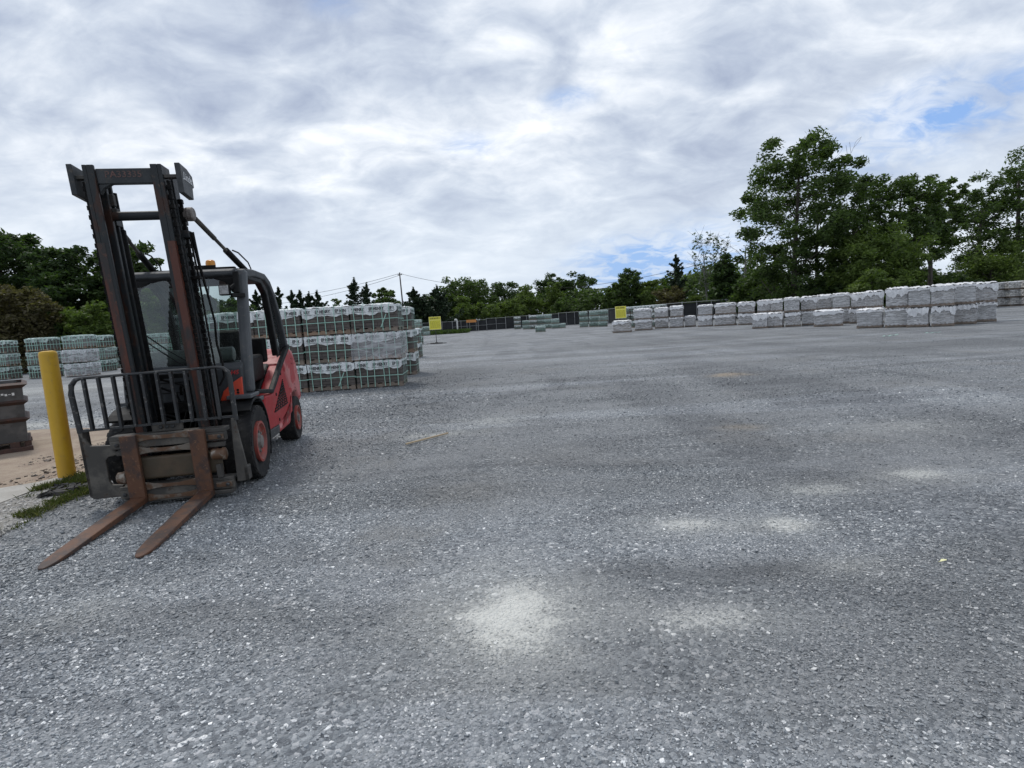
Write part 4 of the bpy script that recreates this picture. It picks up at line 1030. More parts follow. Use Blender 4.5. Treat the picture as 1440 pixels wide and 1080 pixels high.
# x range and base line in the photograph, levels, builds
ROW = [(860, 889, 467.7, 1, (5,), 'beige stone pallet in front of the right hand yellow sign'),
       (890, 917.5, 464.6, 2, (0, 1), '{} wrapped pallet just right of the beige pallet by sign'),
       (919, 940, 461.8, 2, (2, 3), '{} wrapped pallet two places right of the beige pallet'),
       (941, 962, 461, 2, (4, 0), '{} wrapped pallet left beside the gap showing black fence'),
       (962, 979, 459.7, 1, (1,), 'single low wrapped pallet at the gap showing black fence'),
       (981, 1003, 459.2, 2, (3, 4), '{} wrapped pallet right beside the gap showing black fence'),
       (1004, 1036, 458, 2, (0, 5), '{} wide pallet with brown stone upper load right of gap'),
       (1037, 1062, 457, 2, (2, 2), '{} wrapped pallet right of the brown stone upper load'),
       (1064, 1083, 456, 2, (4, 3), '{} wrapped pallet behind the two low front pallets, left one'),
       (1083.5, 1101, 455.6, 2, (1, 0), '{} wrapped pallet behind the two low front pallets, right one'),
       (1059, 1078.5, 462, 1, (3,), 'left of two single wrapped pallets standing forward of the row'),
       (1079, 1101, 460.8, 1, (2,), 'right of two single wrapped pallets standing forward of the row'),
       (1102, 1125, 459.5, 2, (0, 4), '{} wrapped pallet touching the two forward single pallets on their right'),
       (1126, 1149, 457.6, 2, (1, 2), '{} wrapped pallet left behind the wide low pallet below the oak'),
       (1150, 1169, 455.2, 2, (3, 0), '{} wrapped pallet centred behind the wide low pallet below oak'),
       (1170, 1195, 455.2, 2, (4, 1), '{} wrapped pallet right behind the wide low pallet below oak'),
       (1144, 1187, 459, 1, (0,), 'wide low wrapped pallet standing forward below the big oak'),
       (1197, 1216, 455, 2, (2, 3), '{} wrapped pallet in shade left of the tall front block'),
       (1217, 1240, 455.5, 2, (0, 2), '{} wrapped pallet right behind the forward pallet at front block'),
       (1205, 1242, 461.5, 1, (4,), 'forward single pallet at left foot of the tallest front block'),
       (1245, 1276, 460.5, 2, (1, 3), '{} wrapped pallet of front block over exposed pallet boards'),
       (1277, 1304, 460.2, 2, (3, 4), '{} wrapped pallet in the front block, one right of exposed boards'),
       (1311, 1340, 459, 2, (2, 0), '{} wrapped pallet third from the right end of the row'),
       (1343, 1369, 456, 2, (0, 1), '{} wrapped pallet second from the right end of the row'),
       (1372, 1396, 452.8, 2, (4, 2), '{} wrapped pallet closing the right end of the row')]
for (x0, x1, base, n, bl, lab) in ROW:
    a = Vector(ground((x0 + x1) / 2, base)); view = a.normalized()
    yaw = math.atan2(-view.x, view.y) * .78 - R(9)
    dist = a.length
    wpx = (x1 - x0) / F_PX * a.y
    c = a + Vector((-math.sin(yaw), math.cos(yaw))) * .49
    for k in range(n):
        o = bag(bl[k]); place(o, c.x + rnd.uniform(-.04, .04), c.y + rnd.uniform(-.04, .04), k * .815, yaw + R(rnd.uniform(-3, 3)))
        f = max(.72, min(1.45, wpx * math.cos(yaw + math.atan2(view.x, view.y)) / 1.12 * .90))
        o.scale = (f * rnd.uniform(.93, 1.0), 1, rnd.uniform(.93, 1.05) if k else 1)
        tag(o, lab.format(('lower', 'upper')[k]), 'pallet', G4)

# ---- rough wall stone at the far right edge
G5 = 'rough stone pallets at the far right edge'
def stone_pallet(seed):
    root = empty('stone_pallet'); m = MB(); pallet_mesh(m, 1.1, .95, .12); m.build('pallet', 'pallet_wood', root)
    cube_mesh(1.08, .93, .122, .60, .05, seed, 11).build('stone_load', 'wall_stone', root)
    skirt(1.0, .86, .625, [.16, .2, .2, .2], .8, seed, bulge=.03, top_amp=.03).build('plastic_sheet', 'bag_hood', root, smooth=True)
    return root
sp0 = stone_pallet(5); first = True
for i, (px, dep) in enumerate(((1407, 47), (1428, 46), (1449, 45), (1470, 44))):
    for k in range(3):
        o = sp0 if first else copy_tree(sp0); first = False
        p = at_depth(px, dep); place(o, p[0] + rnd.uniform(-.1, .1), p[1], k * .64, R(-20 + rnd.uniform(-4, 4)))
        tag(o, f'{LEVEL[k]} rough stone pallet, ' + ('beside right end of wrapped row', 'second column from the wrapped row end', 'cut by right edge of the photo', 'just past the right edge')[i], 'pallet', G5)
# ---------------------------------------------------------------- yellow post
bx, by = ground(95, 671)
m = MB(); m.lathe([(.078, -.02), (.078, 1.265), (.075, 1.283), (.066, 1.295), (.04, 1.302)], (0, 0, 0), 'z', 32)
bo = m.build('bollard', 'yellow_paint', smooth=True); place(bo, bx, by, 0); bo.rotation_euler = (0, R(-.6), 0)
tag(bo, 'thick yellow safety post standing in grass left of forklift', 'bollard')

# ---------------------------------------------------------------- steel bin at the left edge
bn = empty('steel_bin'); gx, gy = ground(37, 634); place(bn, gx + .06, gy + .05, 0, R(40))
tag(bn, 'rusty ribbed steel bin at the left edge of the yard', 'bin')
def frustum(x0, x1, y0, y1, z0, X0, X1, Y0, Y1, z1):
    return [(x0, y0, z0), (x1, y0, z0), (x1, y1, z0), (x0, y1, z0), (X0, Y0, z1), (X1, Y0, z1), (X1, Y1, z1), (X0, Y1, z1)], [(3, 2, 1, 0), (0, 1, 5, 4), (1, 2, 6, 5), (2, 3, 7, 6), (3, 0, 4, 7)]
W_ = 1.5
m = MB(); v, f = frustum(-W_ + .03, -.045, .03, 1.07, .13, -W_, -.02, .0, 1.1, .90); m.add(v, f)
v, f = frustum(-W_ + .10, -.125, .10, 1.0, .15, -W_ + .03, -.08, .03, 1.07, .91); m.add(v, f)
m.build('bin_body', 'bin_steel', bn)
for z, o_, hh in ((.885, .035, .045), (.66, .03, .04), (.43, .03, .04)):
    t = (z - .13) / .77
    xa, xb, ya, yb = -W_ + .03 * (1 - t), -.045 + .025 * t, .03 * (1 - t), 1.07 + .03 * t
    m = MB()
    for (p0, p1, nrm) in (((xa, ya), (xb, ya), (0, -1)), ((xb, ya), (xb, yb), (1, 0)), ((xb, yb), (xa, yb), (0, 1)), ((xa, yb), (xa, ya), (-1, 0))):
        dx, dy = nrm; ex, ey = (p1[0] - p0[0]), (p1[1] - p0[1]); L_ = math.hypot(ex, ey); ex, ey = ex / L_, ey / L_
        a = [(p0[0] - ex * o_ * 0, p0[1] - ey * 0)]
        pts = []
        for (px_, py_), s_ in ((p0, -1), (p1, 1)):
            pts += [(px_, py_, z - hh), (px_ + dx * o_ * 1.6 + ex * o_ * 1.6 * s_, py_ + dy * o_ * 1.6 + ey * o_ * 1.6 * s_, z), (px_, py_, z + hh * .6)]
        m.add(pts, [(0, 1, 4, 3), (1, 2, 5, 4), (0, 3, 5, 2), (0, 2, 1), (3, 4, 5)])
    m.build('rib', 'bin_rust', bn)
m = MB()
for x in (-W_ + .15, -.75, -.18): m.box(x - .05, x + .05, .02, 1.08, .05, .13)
m.box(-W_ + .02, .0, -.03, .05, .0, .06).box(-W_ + .02, .0, 1.05, 1.13, .0, .06).box(-.08, -.01, .05, 1.05, .06, .13)
m.build('skid_frame', 'bin_rust', bn, .004)
m = MB()
for i in range(7): x = -.35 + i * .036; m.box(x, x + .026, .004, .018, .75 + .012 * (i % 2), .785 - .008 * (i % 3))
m.build('paint_patch', 'white_pipe_paint', bn)

# ---------------------------------------------------------------- yellow signs
def yellow_sign(name, px, py_base, depth, top, wdt, hgt, label):
    p = ground(px, py_base) if depth is None else at_depth(px, depth)
    s = empty(name); place(s, p[0], p[1], 0, R(-2)); tag(s, label, 'sign', 'yellow notice signs')
    m = MB(); m.box(-wdt / 2, wdt / 2, -.012, .012, top - hgt, top); b = m.build('sign_board', 'sign_edge', s)
    m = MB(); m.box(-wdt / 2 + .03, wdt / 2 - .03, -.015, -.0125, top - hgt + .03, top - .28 * hgt); m.build('sign_face', 'sign_yellow', b)
    m = MB(); m.box(-wdt / 2 + .012, wdt / 2 - .012, -.015, -.0125, top - .26 * hgt, top - .012); m.build('sign_header', 'sign_yellow', b)
    m = MB(); r = random.Random(3)
    x = -wdt * .40                       # worn heading and lines too small to read
    while x < wdt * .38:
        k = r.uniform(.03, .06); m.box(x, min(x + k, wdt * .40), -.018, -.0155, top - .19 * hgt, top - .07 * hgt); x += k + r.uniform(.012, .05)
    for i in range(7):
        z = top - hgt * (.36 + .078 * i); x = -wdt * .40
        while x < wdt * .40:
            k = r.uniform(.05, .13); m.box(x, min(x + k, wdt * .41), -.018, -.0155, z - .009, z + .009); x += k + .03
    m.build('sign_print', 'sign_print', b)
    m = MB(); m.box(-.022, .022, .013, .05, .06, top - .1).build('post', 'dark_paint', s)
    m = MB(); m.lathe([(.05, .0), (.48, .0), (.50, .02), (.50, .055), (.42, .075), (.12, .075), (.10, .10), (.05, .12)], (0, .03, 0), 'z', 28)
    m.box(-.75, .75, -.08, .12, .002, .04).box(-.10, .10, -.5, .55, .004, .035)
    m.build('sign_base', 'rubber', s, smooth=True)
    return s
yellow_sign('yellow_sign', 614, 483.3, None, 2.02, .90, .97, 'yellow notice sign on a dark post standing alone on gravel')
yellow_sign('yellow_sign', 873, 0, 44.5, 1.93, .84, .92, 'yellow notice sign behind the beige stone pallet')

# ---------------------------------------------------------------- fence and gate with dark mesh
def fence_run(name, P, Q, posts, label, top=1.9, rail=True, mid=False):
    s = empty(name, (P[0], P[1], 0)); tag(s, label, 'fence')
    v = Vector(Q) - Vector(P); L_ = v.length; s.rotation_euler = (0, 0, math.atan2(v.y, v.x))
    m = MB(); m.box(0, L_, -.01, .01, .08, top - .12); m.build('shade_screen', 'shade_mesh', s)
    m = MB(); m.tube([(0, -.045, top), (L_, -.045, top)], .035, 8)
    if mid: m.tube([(0, -.045, top * .52), (L_, -.045, top * .52)], .03, 8)
    m.tube([(0, -.045, .10), (L_, -.045, .10)], .03, 8)
    m.build('rail', 'galvanised', s)
    for i in range(posts + 1):
        x = L_ * i / posts; m = MB(); m.lathe([(.045, 0), (.045, top + .05), (.03, top + .10)], (x, -.06, 0), 'z', 10); m.build('fence_post', 'galvanised', s)
    return s
D = 98
A = [at_depth(px, y) for px, y in ((300, 80), (592, 92), (636, 96), (684, 98), (711, 99), (786, 98), (820, 95), (960, 66), (1010, 65), (1130, 62))]
fence_run('mesh_fence', A[0], A[1], 12, 'dark screened fence running behind the block stacks at left')
fence_run('mesh_fence', A[1], A[2], 3, 'dark screened fence right behind the yellow standing sign')
fence_run('yard_gate', A[2], A[3], 4, 'left leaf of the dark mesh yard gate', 1.9, mid=True)
fence_run('yard_gate', A[3], A[4], 2, 'right leaf of the dark mesh yard gate', 2.05, mid=True)
fence_run('mesh_fence', A[4], A[5], 5, 'dark screened fence behind the far centre pallets', 2.1)
fence_run('mesh_fence', A[5], A[6], 3, 'dark screened fence between far centre pallets and green wall', 2.2)
fence_run('mesh_fence', A[6], A[7], 9, 'dark screened fence behind the right hand yellow sign', 2.2)
fence_run('mesh_fence', A[7], A[9], 8, 'dark screened fence showing through gap in the wrapped row', 2.2)
# orange board on the gate and a white vent pipe
p = at_depth(663, 94.5); s = empty('orange_board'); place(s, *p); tag(s, 'small orange board fixed high on the yard gate', 'board')
m = MB(); m.box(-.82, .82, -.02, .02, 1.55, 2.0); m.build('board_panel', 'sign_orange', s); m = MB(); m.box(-.78, -.72, .021, .07, 0, 1.9).box(.72, .78, .021, .07, 0, 1.9); m.build('board_leg', 'galvanised', s)
p = at_depth(643, 92); s = empty('vent_pipe'); place(s, *p)
tag(s, 'white bent vent pipe in the weeds by the gate', 'pipe')
m = MB(); m.tube([(0, 0, 0), (0, 0, 1.9), (-.04, 0, 2.08), (-.16, 0, 2.18), (-.28, 0, 2.14), (-.32, 0, 2.0)], .13, 12); m.build('pipe', 'white_pipe_paint', s, smooth=True)
m = MB(); m.lathe([(.22, 0), (.22, .12), (.15, .14)], (0, 0, 0), 'z', 14); m.build('pipe_collar', 'white_pipe_paint', s)
# weeds along the foot of the fence
A_ = [at_depth(px, y) for px, y in ((596, 90), (660, 94), (655, 92), (600, 88))]
Vv = np.array(A_); xy = rng.uniform(Vv.min(0), Vv.max(0), (2500, 2)); V, Q = blades(xy, .25, .75); V[:, :2] += rng.normal(0, .06, (len(V), 2))
tag(np_mesh('weeds', V, Q, 'oak_leaf'), kind='stuff')

# ---------------------------------------------------------------- utility pole and wires
pp = at_depth(570, 122); pole = empty('utility_pole'); place(pole, *pp)
tag(pole, 'thin dark utility pole rising behind the cedars', 'utility pole')
m = MB(); m.tube([(0, 0, -.3), (-.12, 0, 6), (-.25, 0, 12.9)], [.19, .16, .12], 10); m.build('pole_shaft', 'pole_wood', pole, smooth=True)
m = MB(); m.box(-.65, .25, -.05, .05, 12.35, 12.5); m.build('cross_arm', 'pole_wood', pole)
m = MB()
for x in (-.6, -.25, .2): m.lathe([(.05, 0), (.07, .06), (.05, .12), (.06, .16), (.03, .2)], (x, 0, 12.5), 'z', 8)
m.build('insulator', 'carriage_grey', pole)
def wire(label, P, Q, sag, group='overhead wires'):
    pts = []
    for i in range(17):
        t = i / 16; p = Vector(P).lerp(Vector(Q), t); p.z -= sag * 4 * t * (1 - t); pts.append(p)
    m = MB(); m.tube(pts, .035, 5); o = m.build('overhead_wire', 'black_plastic'); tag(o, label, 'wire', group)
top = Vector((pp[0] - .25, pp[1], 12.7))
wl = at_depth(330, 135); wr = at_depth(760, 112); wr2 = at_depth(1010, 104)
wire('upper wire from utility pole down to the left', top, (wl[0], wl[1], height_at(330, 424, 135)), 1.2)
wire('lower wire from utility pole down to the left', top - Vector((0, 0, .35)), (wl[0], wl[1], height_at(330, 432, 135)), 1.4)
wire('wire from utility pole running right into trees', top, (wr[0], wr[1], height_at(760, 402, 112)), 1.2)
p1 = at_depth(700, 112)
wire('wire crossing the blue sky left of the tall cedar', (*at_depth(760, 116), height_at(760, 407, 116)), (*wr2, height_at(1010, 365, 104)), 1.0)

# ---------------------------------------------------------------- small litter on the gravel
a = Vector(ground(571, 627)); b = Vector(ground(630, 611.5))
m = MB(); L_ = (b - a).length; m.box(-L_ / 2, L_ / 2, -.011, .011, .010, .026); o = m.build('wood_lath', 'lath_wood', bevel=.003); c = (a + b) / 2
place(o, c.x, c.y, .004, math.atan2(b.y - a.y, b.x - a.x)); tag(o, 'thin pale wooden lath lying alone on the gravel', 'stick')
for (x0, y0, x1, y1, lab) in ((1242, 474, 1262, 471.5, 'cut green strap on gravel before the wrapped row, left piece'), (1302, 469.2, 1322, 468, 'cut pale strap on gravel before the wrapped row, right piece')):
    a = Vector(ground(x0, y0)); b = Vector(ground(x1, y1)); c = (a + b) / 2; L_ = (b - a).length
    m = MB(); pts = [(-L_ / 2 + L_ * i / 6, .03 * math.sin(i * 1.7), .025 + .015 * math.sin(i * 2.3)) for i in range(7)]
    for i in range(6): m.bar(pts[i], pts[i + 1], .05, .006)
    o = m.build('strap_scrap', 'green_strap'); place(o, c.x, c.y, 0, math.atan2(b.y - a.y, b.x - a.x)); tag(o, lab, 'strap')
a = ground(1326, 797); m = MB(); m.add([(-.022, 0, .02), (-.005, -.008, .024), (.02, -.004, .021), (.025, .002, .023), (.0, .009, .026)], [(0, 1, 2, 3, 4)])
m.add([(-.032, .001, .02), (-.022, -.001, .02), (-.022, .002, .021)], [(0, 1, 2)])
o = m.build('fallen_leaf', 'sign_edge'); place(o, a[0], a[1], .01, .3); tag(o, 'small yellow leaf lying on gravel at lower right', 'leaf')
# ---------------------------------------------------------------- trees
def leaf_quads(C, size, r, flat=.55, wind=(0, 0)):
    n = len(C); a = r.normal(0, 1, (n, 3)); a[:, 2] *= flat; a /= np.linalg.norm(a, axis=1)[:, None] + 1e-9
    b = r.normal(0, 1, (n, 3)); b -= (b * a).sum(1)[:, None] * a; b /= np.linalg.norm(b, axis=1)[:, None] + 1e-9
    s = size * r.uniform(.55, 1.35, n)[:, None]
    V = np.stack([C - a * s, C + b * s * .42 + a * s * .1, C + a * s, C - b * s * .42 + a * s * .1], 1)
    return V.reshape(-1, 3), np.arange(4 * n).reshape(n, 4)
def tree(name, label, x, y, H, W, mat, n_leaf=5000, n_cl=60, size=.20, base=.18, shape='round', seed=0, group='trees round the yard', lean=0.0, trunk=.022, bark='bark', gap=.0, cl=.16, cat='tree', stems=1, fill_=.45, wv=.42):
    r = np.random.default_rng(seed)
    if n_leaf > 1600: n_leaf = int(n_leaf * 1.5); size *= .80
    root = empty(name, (x, y, 0)); tag(root, label, cat, group)
    tr = MB(); tips = []
    def trunk_at(t, ph=0): return np.array([lean * H * t * t + .018 * H * math.sin(3 * t + seed + ph), .015 * H * math.sin(2.3 * t + seed * 2 + ph), H * t])
    tt = .80 if shape != 'cone' else .97
    for st in range(stems):
        off = np.array([0, 0, 0]) if st == 0 else np.array([r.uniform(-.12, .12) * W, r.uniform(-.1, .1) * W, 0])
        ts = np.linspace(0, tt, 9); tr.tube([trunk_at(t, st) + off for t in ts], [max(.02, H * trunk * (1.25 if t == 0 else 1) * (1 - .86 * t)) for t in ts], 8)
    if shape == 'cone':
        P = []
        for i in range(n_cl):
            t = base + (1 - base) * (i + r.uniform(0, 1)) / n_cl; a = r.uniform(0, 6.28)
            L = W / 2 * (1 - (t - base) / (1 - base)) ** .62 * r.uniform(.7, 1.2) + .01 * W
            p0 = trunk_at(t * .97); k = 7
            up_ = r.uniform(.35, .95)
            for j in range(1, k + 1): P.append((p0 + np.array([math.cos(a) * L * j / k, math.sin(a) * L * j / k, up_ * L * (j / k) ** 1.5]), .055 * W * (1.25 - .85 * j / k) * (1.15 - .75 * t)))
            tr.tube([p0, p0 + np.array([math.cos(a) * L * .8, math.sin(a) * L * .8, up_ * L * .6])], [H * .004, H * .0015], 4, cap=False)
        C0 = np.array([p for p, s in P]); S = np.array([s for p, s in P])
        k = r.integers(0, len(C0), n_leaf); C = C0[k] + r.normal(0, 1, (n_leaf, 3)) * S[k][:, None] * np.array([1, 1, .75])
        if r.random() < 2: C = np.concatenate([C, trunk_at(.985)[None] + r.normal(0, 1, (n_leaf // 30, 3)) * np.array([.008, .008, .035]) * W * 1.2])
    else:
        Cc = []
        zc = (base + 1) / 2; hz = (1 - base) / 2 * H
        while len(Cc) < n_cl:
            q = r.normal(0, 1, 3); q /= np.linalg.norm(q); rad = r.uniform(.25, 1) ** .45
            q = q * rad
            if shape == 'vase': q[0] *= .55 + .5 * (q[2] + 1) / 2; q[1] *= .55 + .5 * (q[2] + 1) / 2
            if shape == 'pear': k = 1.15 - .55 * (q[2] + 1) / 2; q[0] *= k; q[1] *= k
            wob = (.82 if wv > .4 else 1.03 - wv / 2) + wv * float(vnoise(q[0] * 2.2 + seed * 3.7, q[1] * 2.2, q[2] * 2.2))
            p = trunk_at(zc) + np.array([q[0] * W / 2 * wob, q[1] * W / 2 * wob, q[2] * hz * wob])
            p[0] += lean * H * ((p[2] / H) ** 2 - zc * zc)
            if p[2] < base * H * .7: continue
            if gap and r.random() < gap and float(vnoise(p[0] * .55 + seed, p[1] * .55, p[2] * .55)) < .5: continue
            Cc.append(p)
        Cc = np.array(Cc)
        q96 = np.percentile(Cc[:, 2], 97); Cc = Cc[Cc[:, 2] <= q96 + .02 * H]; n_cl = len(Cc); zt = Cc[:, 2].max() + W * cl * .45; zb = base * H; Cc[:, 2] = zb + (Cc[:, 2] - zb) * (H - zb) / max(.1, zt - zb)
        for i in r.permutation(n_cl)[:min(n_cl, 26 if n_leaf > 500 else 40)]:
            e = Cc[i]; t0 = max(base * .6, min(.74, (e[2] / H) - r.uniform(.10, .34))); s0 = trunk_at(t0)
            mid = s0 * .5 + e * .5 + np.array([0, 0, -.04 * H * r.uniform(.2, 1)])
            rr = H * trunk * (1 - .8 * t0) * .42
            tr.tube([s0, s0 * .75 + mid * .25 + [0, 0, .01 * H], mid, e], [rr, rr * .8, rr * .5, rr * .14], 5, cap=False)
            tips.append((mid, e))
        if n_leaf <= 1600 and shape != 'bush':     # bare twigs show
            for (mid, e) in tips:
                for q in range(4):
                    d_ = r.normal(0, 1, 3) * .055 * H; d_[2] = abs(d_[2]) * 1.2; s_ = mid * (.5 - .1 * q) + e * (.5 + .1 * q)
                    tr.tube([s_, s_ + d_ * .6 + [0, 0, .01 * H], s_ + d_ * 1.3], [H * .0022, H * .0016, H * .0008], 4, cap=False)
        k = r.integers(0, n_cl, n_leaf); rad = W * cl * r.uniform(.65, 1.25, n_cl)
        G = r.normal(0, 1, (n_leaf, 3)); G /= np.linalg.norm(G, axis=1)[:, None]; G *= (r.uniform(0, 1, n_leaf) ** .5)[:, None]
        C = Cc[k] + G * rad[k][:, None] * np.array([1, 1, .62])
        nf = int(n_leaf * fill_)
        if nf:
            q = r.normal(0, 1, (nf, 3)); q /= np.linalg.norm(q, axis=1)[:, None]; q *= (r.uniform(0, 1, nf) ** .4)[:, None]
            lo_, hi_ = Cc.min(0), Cc.max(0); q = (lo_ + hi_) / 2 + q * (hi_ - lo_) / 2 * np.array([.9, .9, .88])
            C = np.concatenate([C, q[vnoise(q[:, 0] * .8 + seed, q[:, 1] * .8, q[:, 2] * .9) > .38]])
    C = C[C[:, 2] > .05]
    tr.build('trunk', bark, root, smooth=True)
    V, Q = leaf_quads(C, size, r); np_mesh('crown', V, Q, mat, root)
    return root
def bare_tree(label, x, y, H, seed, lean=0.0):
    r = np.random.default_rng(seed); root = empty('dead_tree', (x, y, 0)); tag(root, label, 'tree', 'trees round the yard')
    tr = MB(); tw = MB()
    def limb(p, d, L, rad, depth, m):
        pts = [p]; k = 5
        for i in range(k):
            d = d + r.normal(0, .07, 3) + np.array([0, 0, .03]); d /= np.linalg.norm(d); pts.append(pts[-1] + d * L / k)
        m.tube(pts, [max(.012, rad * (1 - .75 * i / k)) for i in range(k + 1)], 6 if depth < 2 else 4, cap=False)
        if depth < 3:
            for i in range(2, k + 1):
                for _ in range(1 if depth else 2):
                    if r.random() < .75:
                        a = r.uniform(0, 6.28); q = d * .75 + np.array([math.cos(a), math.sin(a), .25]) * .6; q /= np.linalg.norm(q)
                        limb(pts[i], q, L * r.uniform(.32, .55), rad * (1 - .7 * i / k) * .5, depth + 1, tw)
    limb(np.zeros(3), np.array([lean, 0, 1.0]), H * .70, H * .016, 0, tr)
    tr.build('trunk', 'grey_bark', root, smooth=True); tw.build('branches', 'grey_bark', root)
    return root
def T(px, top, Y, wpx, mat, label, name='broadleaf_tree', **k):
    """tree standing in direction px, Y metres ahead, crown wpx wide and reaching up to row top"""
    x, y = at_depth(px, Y); H = height_at(px, top, Y); W = wpx * Y / F_PX
    return tree(name, label, x, y, H, W, mat, seed=k.pop('seed', abs(int(px * 7 + top))), **k)

# left wood, close by
T(20, 326, 44, 135, 'deep_leaf', 'big dark tree at the far left edge behind teal pallets', n_leaf=15000, n_cl=150, size=.24, base=.02, cl=.11)
T(112, 346, 42, 105, 'deep_leaf', 'dark tree just left of the forklift mast', n_leaf=12000, n_cl=120, size=.22, base=.02, cl=.12)
T(196, 340, 43, 95, 'oak_leaf', 'dark tree between the two forklift mast rails', n_leaf=11000, n_cl=110, size=.22, base=.02, cl=.12)
T(-60, 322, 46, 130, 'deep_leaf', 'dark tree cut off by the left edge', n_leaf=5000, n_cl=60, size=.3, base=.02)
T(25, 398, 36, 100, 'brown_leaf', 'low brownish green tree in front of wood at far left', n_leaf=9000, n_cl=90, size=.18, base=.02, cl=.12)
T(128, 425, 38, 75, 'bright_leaf', 'small light green tree low beside forklift mast', n_leaf=3500, n_cl=40, size=.18, base=.02)
T(252, 398, 46, 75, 'deep_leaf', 'dark green tree seen through the forklift windscreen', n_leaf=6000, n_cl=60, size=.22, base=.02)
T(205, 405, 40, 60, 'bright_leaf', 'lighter green tree low behind the forklift windscreen', n_leaf=4000, n_cl=40, size=.18, base=.02)
T(305, 418, 52, 70, 'oak_leaf', 'rounded tree showing through the right half of windscreen', n_leaf=5000, n_cl=50, size=.22, base=.02)
T(345, 424, 60, 44, 'deep_leaf', 'small dark tree showing beside the forklift cab pillar', n_leaf=3000, n_cl=36, size=.22, base=.02)
# cedars behind the blocks
for i, (px, top, wp, lab) in enumerate(((366, 410, 26, 'cedar nearest the forklift cab roof'), (384, 402, 24, 'cedar above left end of the near block stack'), (400, 406, 22, 'third cedar right of the forklift cab'), (415, 411, 22, 'fourth cedar right of the forklift cab'), (428, 410, 21, 'narrow cedar left of the spreading pair'),
                                  (441, 414, 24, 'left of two spreading cedars above the blocks'), (452, 412, 24, 'right of two spreading cedars above the blocks'), (504, 396, 38, 'tallest dark cedar above the block stack'), (522, 401, 22, 'cedar touching the tallest cedar on its right'), (585, 408, 30, 'dark cedar right of the utility pole'), (619, 407, 34, 'dark cedar behind the yellow standing sign'), (600, 418, 26, 'small cedar left behind the standing sign'))):
    T(px, top, 62 if px < 560 else 104, wp * 1.75, 'cedar_leaf', lab, 'cedar_tree', n_leaf=3600, n_cl=34, size=.17 if px < 560 else .32, base=.05, shape='cone', trunk=.018)
T(477, 420, 78, 18, 'bright_leaf', 'tiny round tree above the joint of block pallets', n_leaf=1200, n_cl=24, size=.2, base=.2)
T(547, 403, 88, 40, 'oak_leaf', 'rounded bush like tree left of the utility pole', n_leaf=4200, n_cl=60, size=.26, base=.04, cl=.13)
# trees beyond the gate
T(655, 388, 122, 84, 'oak_leaf', 'broad green tree behind the left gate leaf', n_leaf=8000, n_cl=110, size=.36, base=.03, cl=.11)
T(612, 414, 116, 44, 'oak_leaf', 'mid green tree behind fence left of gate', n_leaf=3200, n_cl=40, size=.34, base=.02)
T(655, 416, 108, 42, 'bright_leaf', 'light green shrub in front of the broad gate tree', n_leaf=3000, n_cl=40, size=.28, base=.02, shape='pear', cat='shrub')
T(688, 424, 108, 34, 'bright_leaf', 'low light green shrub right of gate tree', n_leaf=2200, n_cl=30, size=.28, base=.02, cat='shrub')
T(712, 396, 132, 52, 'deep_leaf', 'dark tree filling the dip right of the broad gate tree', n_leaf=4500, n_cl=60, size=.38, base=.02)
T(742, 401, 112, 48, 'bright_leaf', 'bright green pointed tree above the far centre pallets', n_leaf=4800, n_cl=60, size=.28, base=.02, shape='pear')
T(722, 420, 109, 40, 'bright_leaf', 'bright low tree left of the pointed one', n_leaf=2800, n_cl=40, size=.28, base=.02, shape='pear')
T(778, 384, 130, 52, 'deep_leaf', 'left crown of dark twin trees above far centre pallets', n_leaf=5500, n_cl=80, size=.36, base=.05, cl=.12)
T(812, 383, 130, 56, 'deep_leaf', 'right crown of dark twin trees above far centre pallets', n_leaf=5500, n_cl=80, size=.36, base=.05, cl=.12)
T(783, 396, 114, 30, 'bright_leaf', 'slim light green poplar before the dark twin trees', n_leaf=3200, n_cl=50, size=.28, base=.02, shape='pear')
T(802, 416, 110, 46, 'oak_leaf', 'green shrub right of the slim poplar', n_leaf=2800, n_cl=40, size=.28, base=.02, cat='shrub')
T(838, 412, 106, 36, 'oak_leaf', 'green tree above the green pallet wall', n_leaf=2800, n_cl=40, size=.28, base=.02)
T(868, 400, 100, 40, 'oak_leaf', 'left half of green tree above right hand yellow sign', n_leaf=3600, n_cl=50, size=.28, base=.03)
T(886, 378, 98, 46, 'oak_leaf', 'tall round green tree right above the second yellow sign', n_leaf=5200, n_cl=70, size=.27, base=.05, cl=.12)
T(918, 393, 96, 38, 'bright_leaf', 'green tree between the round tree and tall cedar', n_leaf=3200, n_cl=46, size=.26, base=.03)
T(951, 360, 84, 40, 'cedar_leaf', 'tall open dark cedar above the two high bags', 'cedar_tree', n_leaf=3000, n_cl=42, size=.22, base=.25, shape='cone', trunk=.014)
T(944, 402, 82, 46, 'brown_leaf', 'brownish tree under the tall open cedar', n_leaf=3600, n_cl=46, size=.24, base=.02)
T(976, 416, 80, 44, 'bright_leaf', 'light green shrub above the fence gap in wrapped row', n_leaf=3000, n_cl=40, size=.22, base=.02, cat='shrub')
T(993, 327, 74, 42, 'oak_leaf', 'thin sparse tree with see through crown', fill_=0, n_leaf=1590, n_cl=170, size=.13, base=.28, shape='vase', trunk=.010, bark='grey_bark', cl=.06)
T(1012, 334, 75, 26, 'oak_leaf', 'second thin sparse tree leaning beside the first', fill_=0, n_leaf=1000, n_cl=110, size=.13, base=.45, shape='vase', trunk=.009, bark='grey_bark', cl=.07, lean=.05)
T(1018, 358, 66, 46, 'deep_leaf', 'dense dark conical tree below the sparse trees', n_leaf=6500, n_cl=90, size=.22, base=.02, shape='pear', cl=.12)
x, y = at_depth(1047, 62); bare_tree('bare dead tree left of the big oak', x, y, height_at(1047, 305, 62), 4, .02)
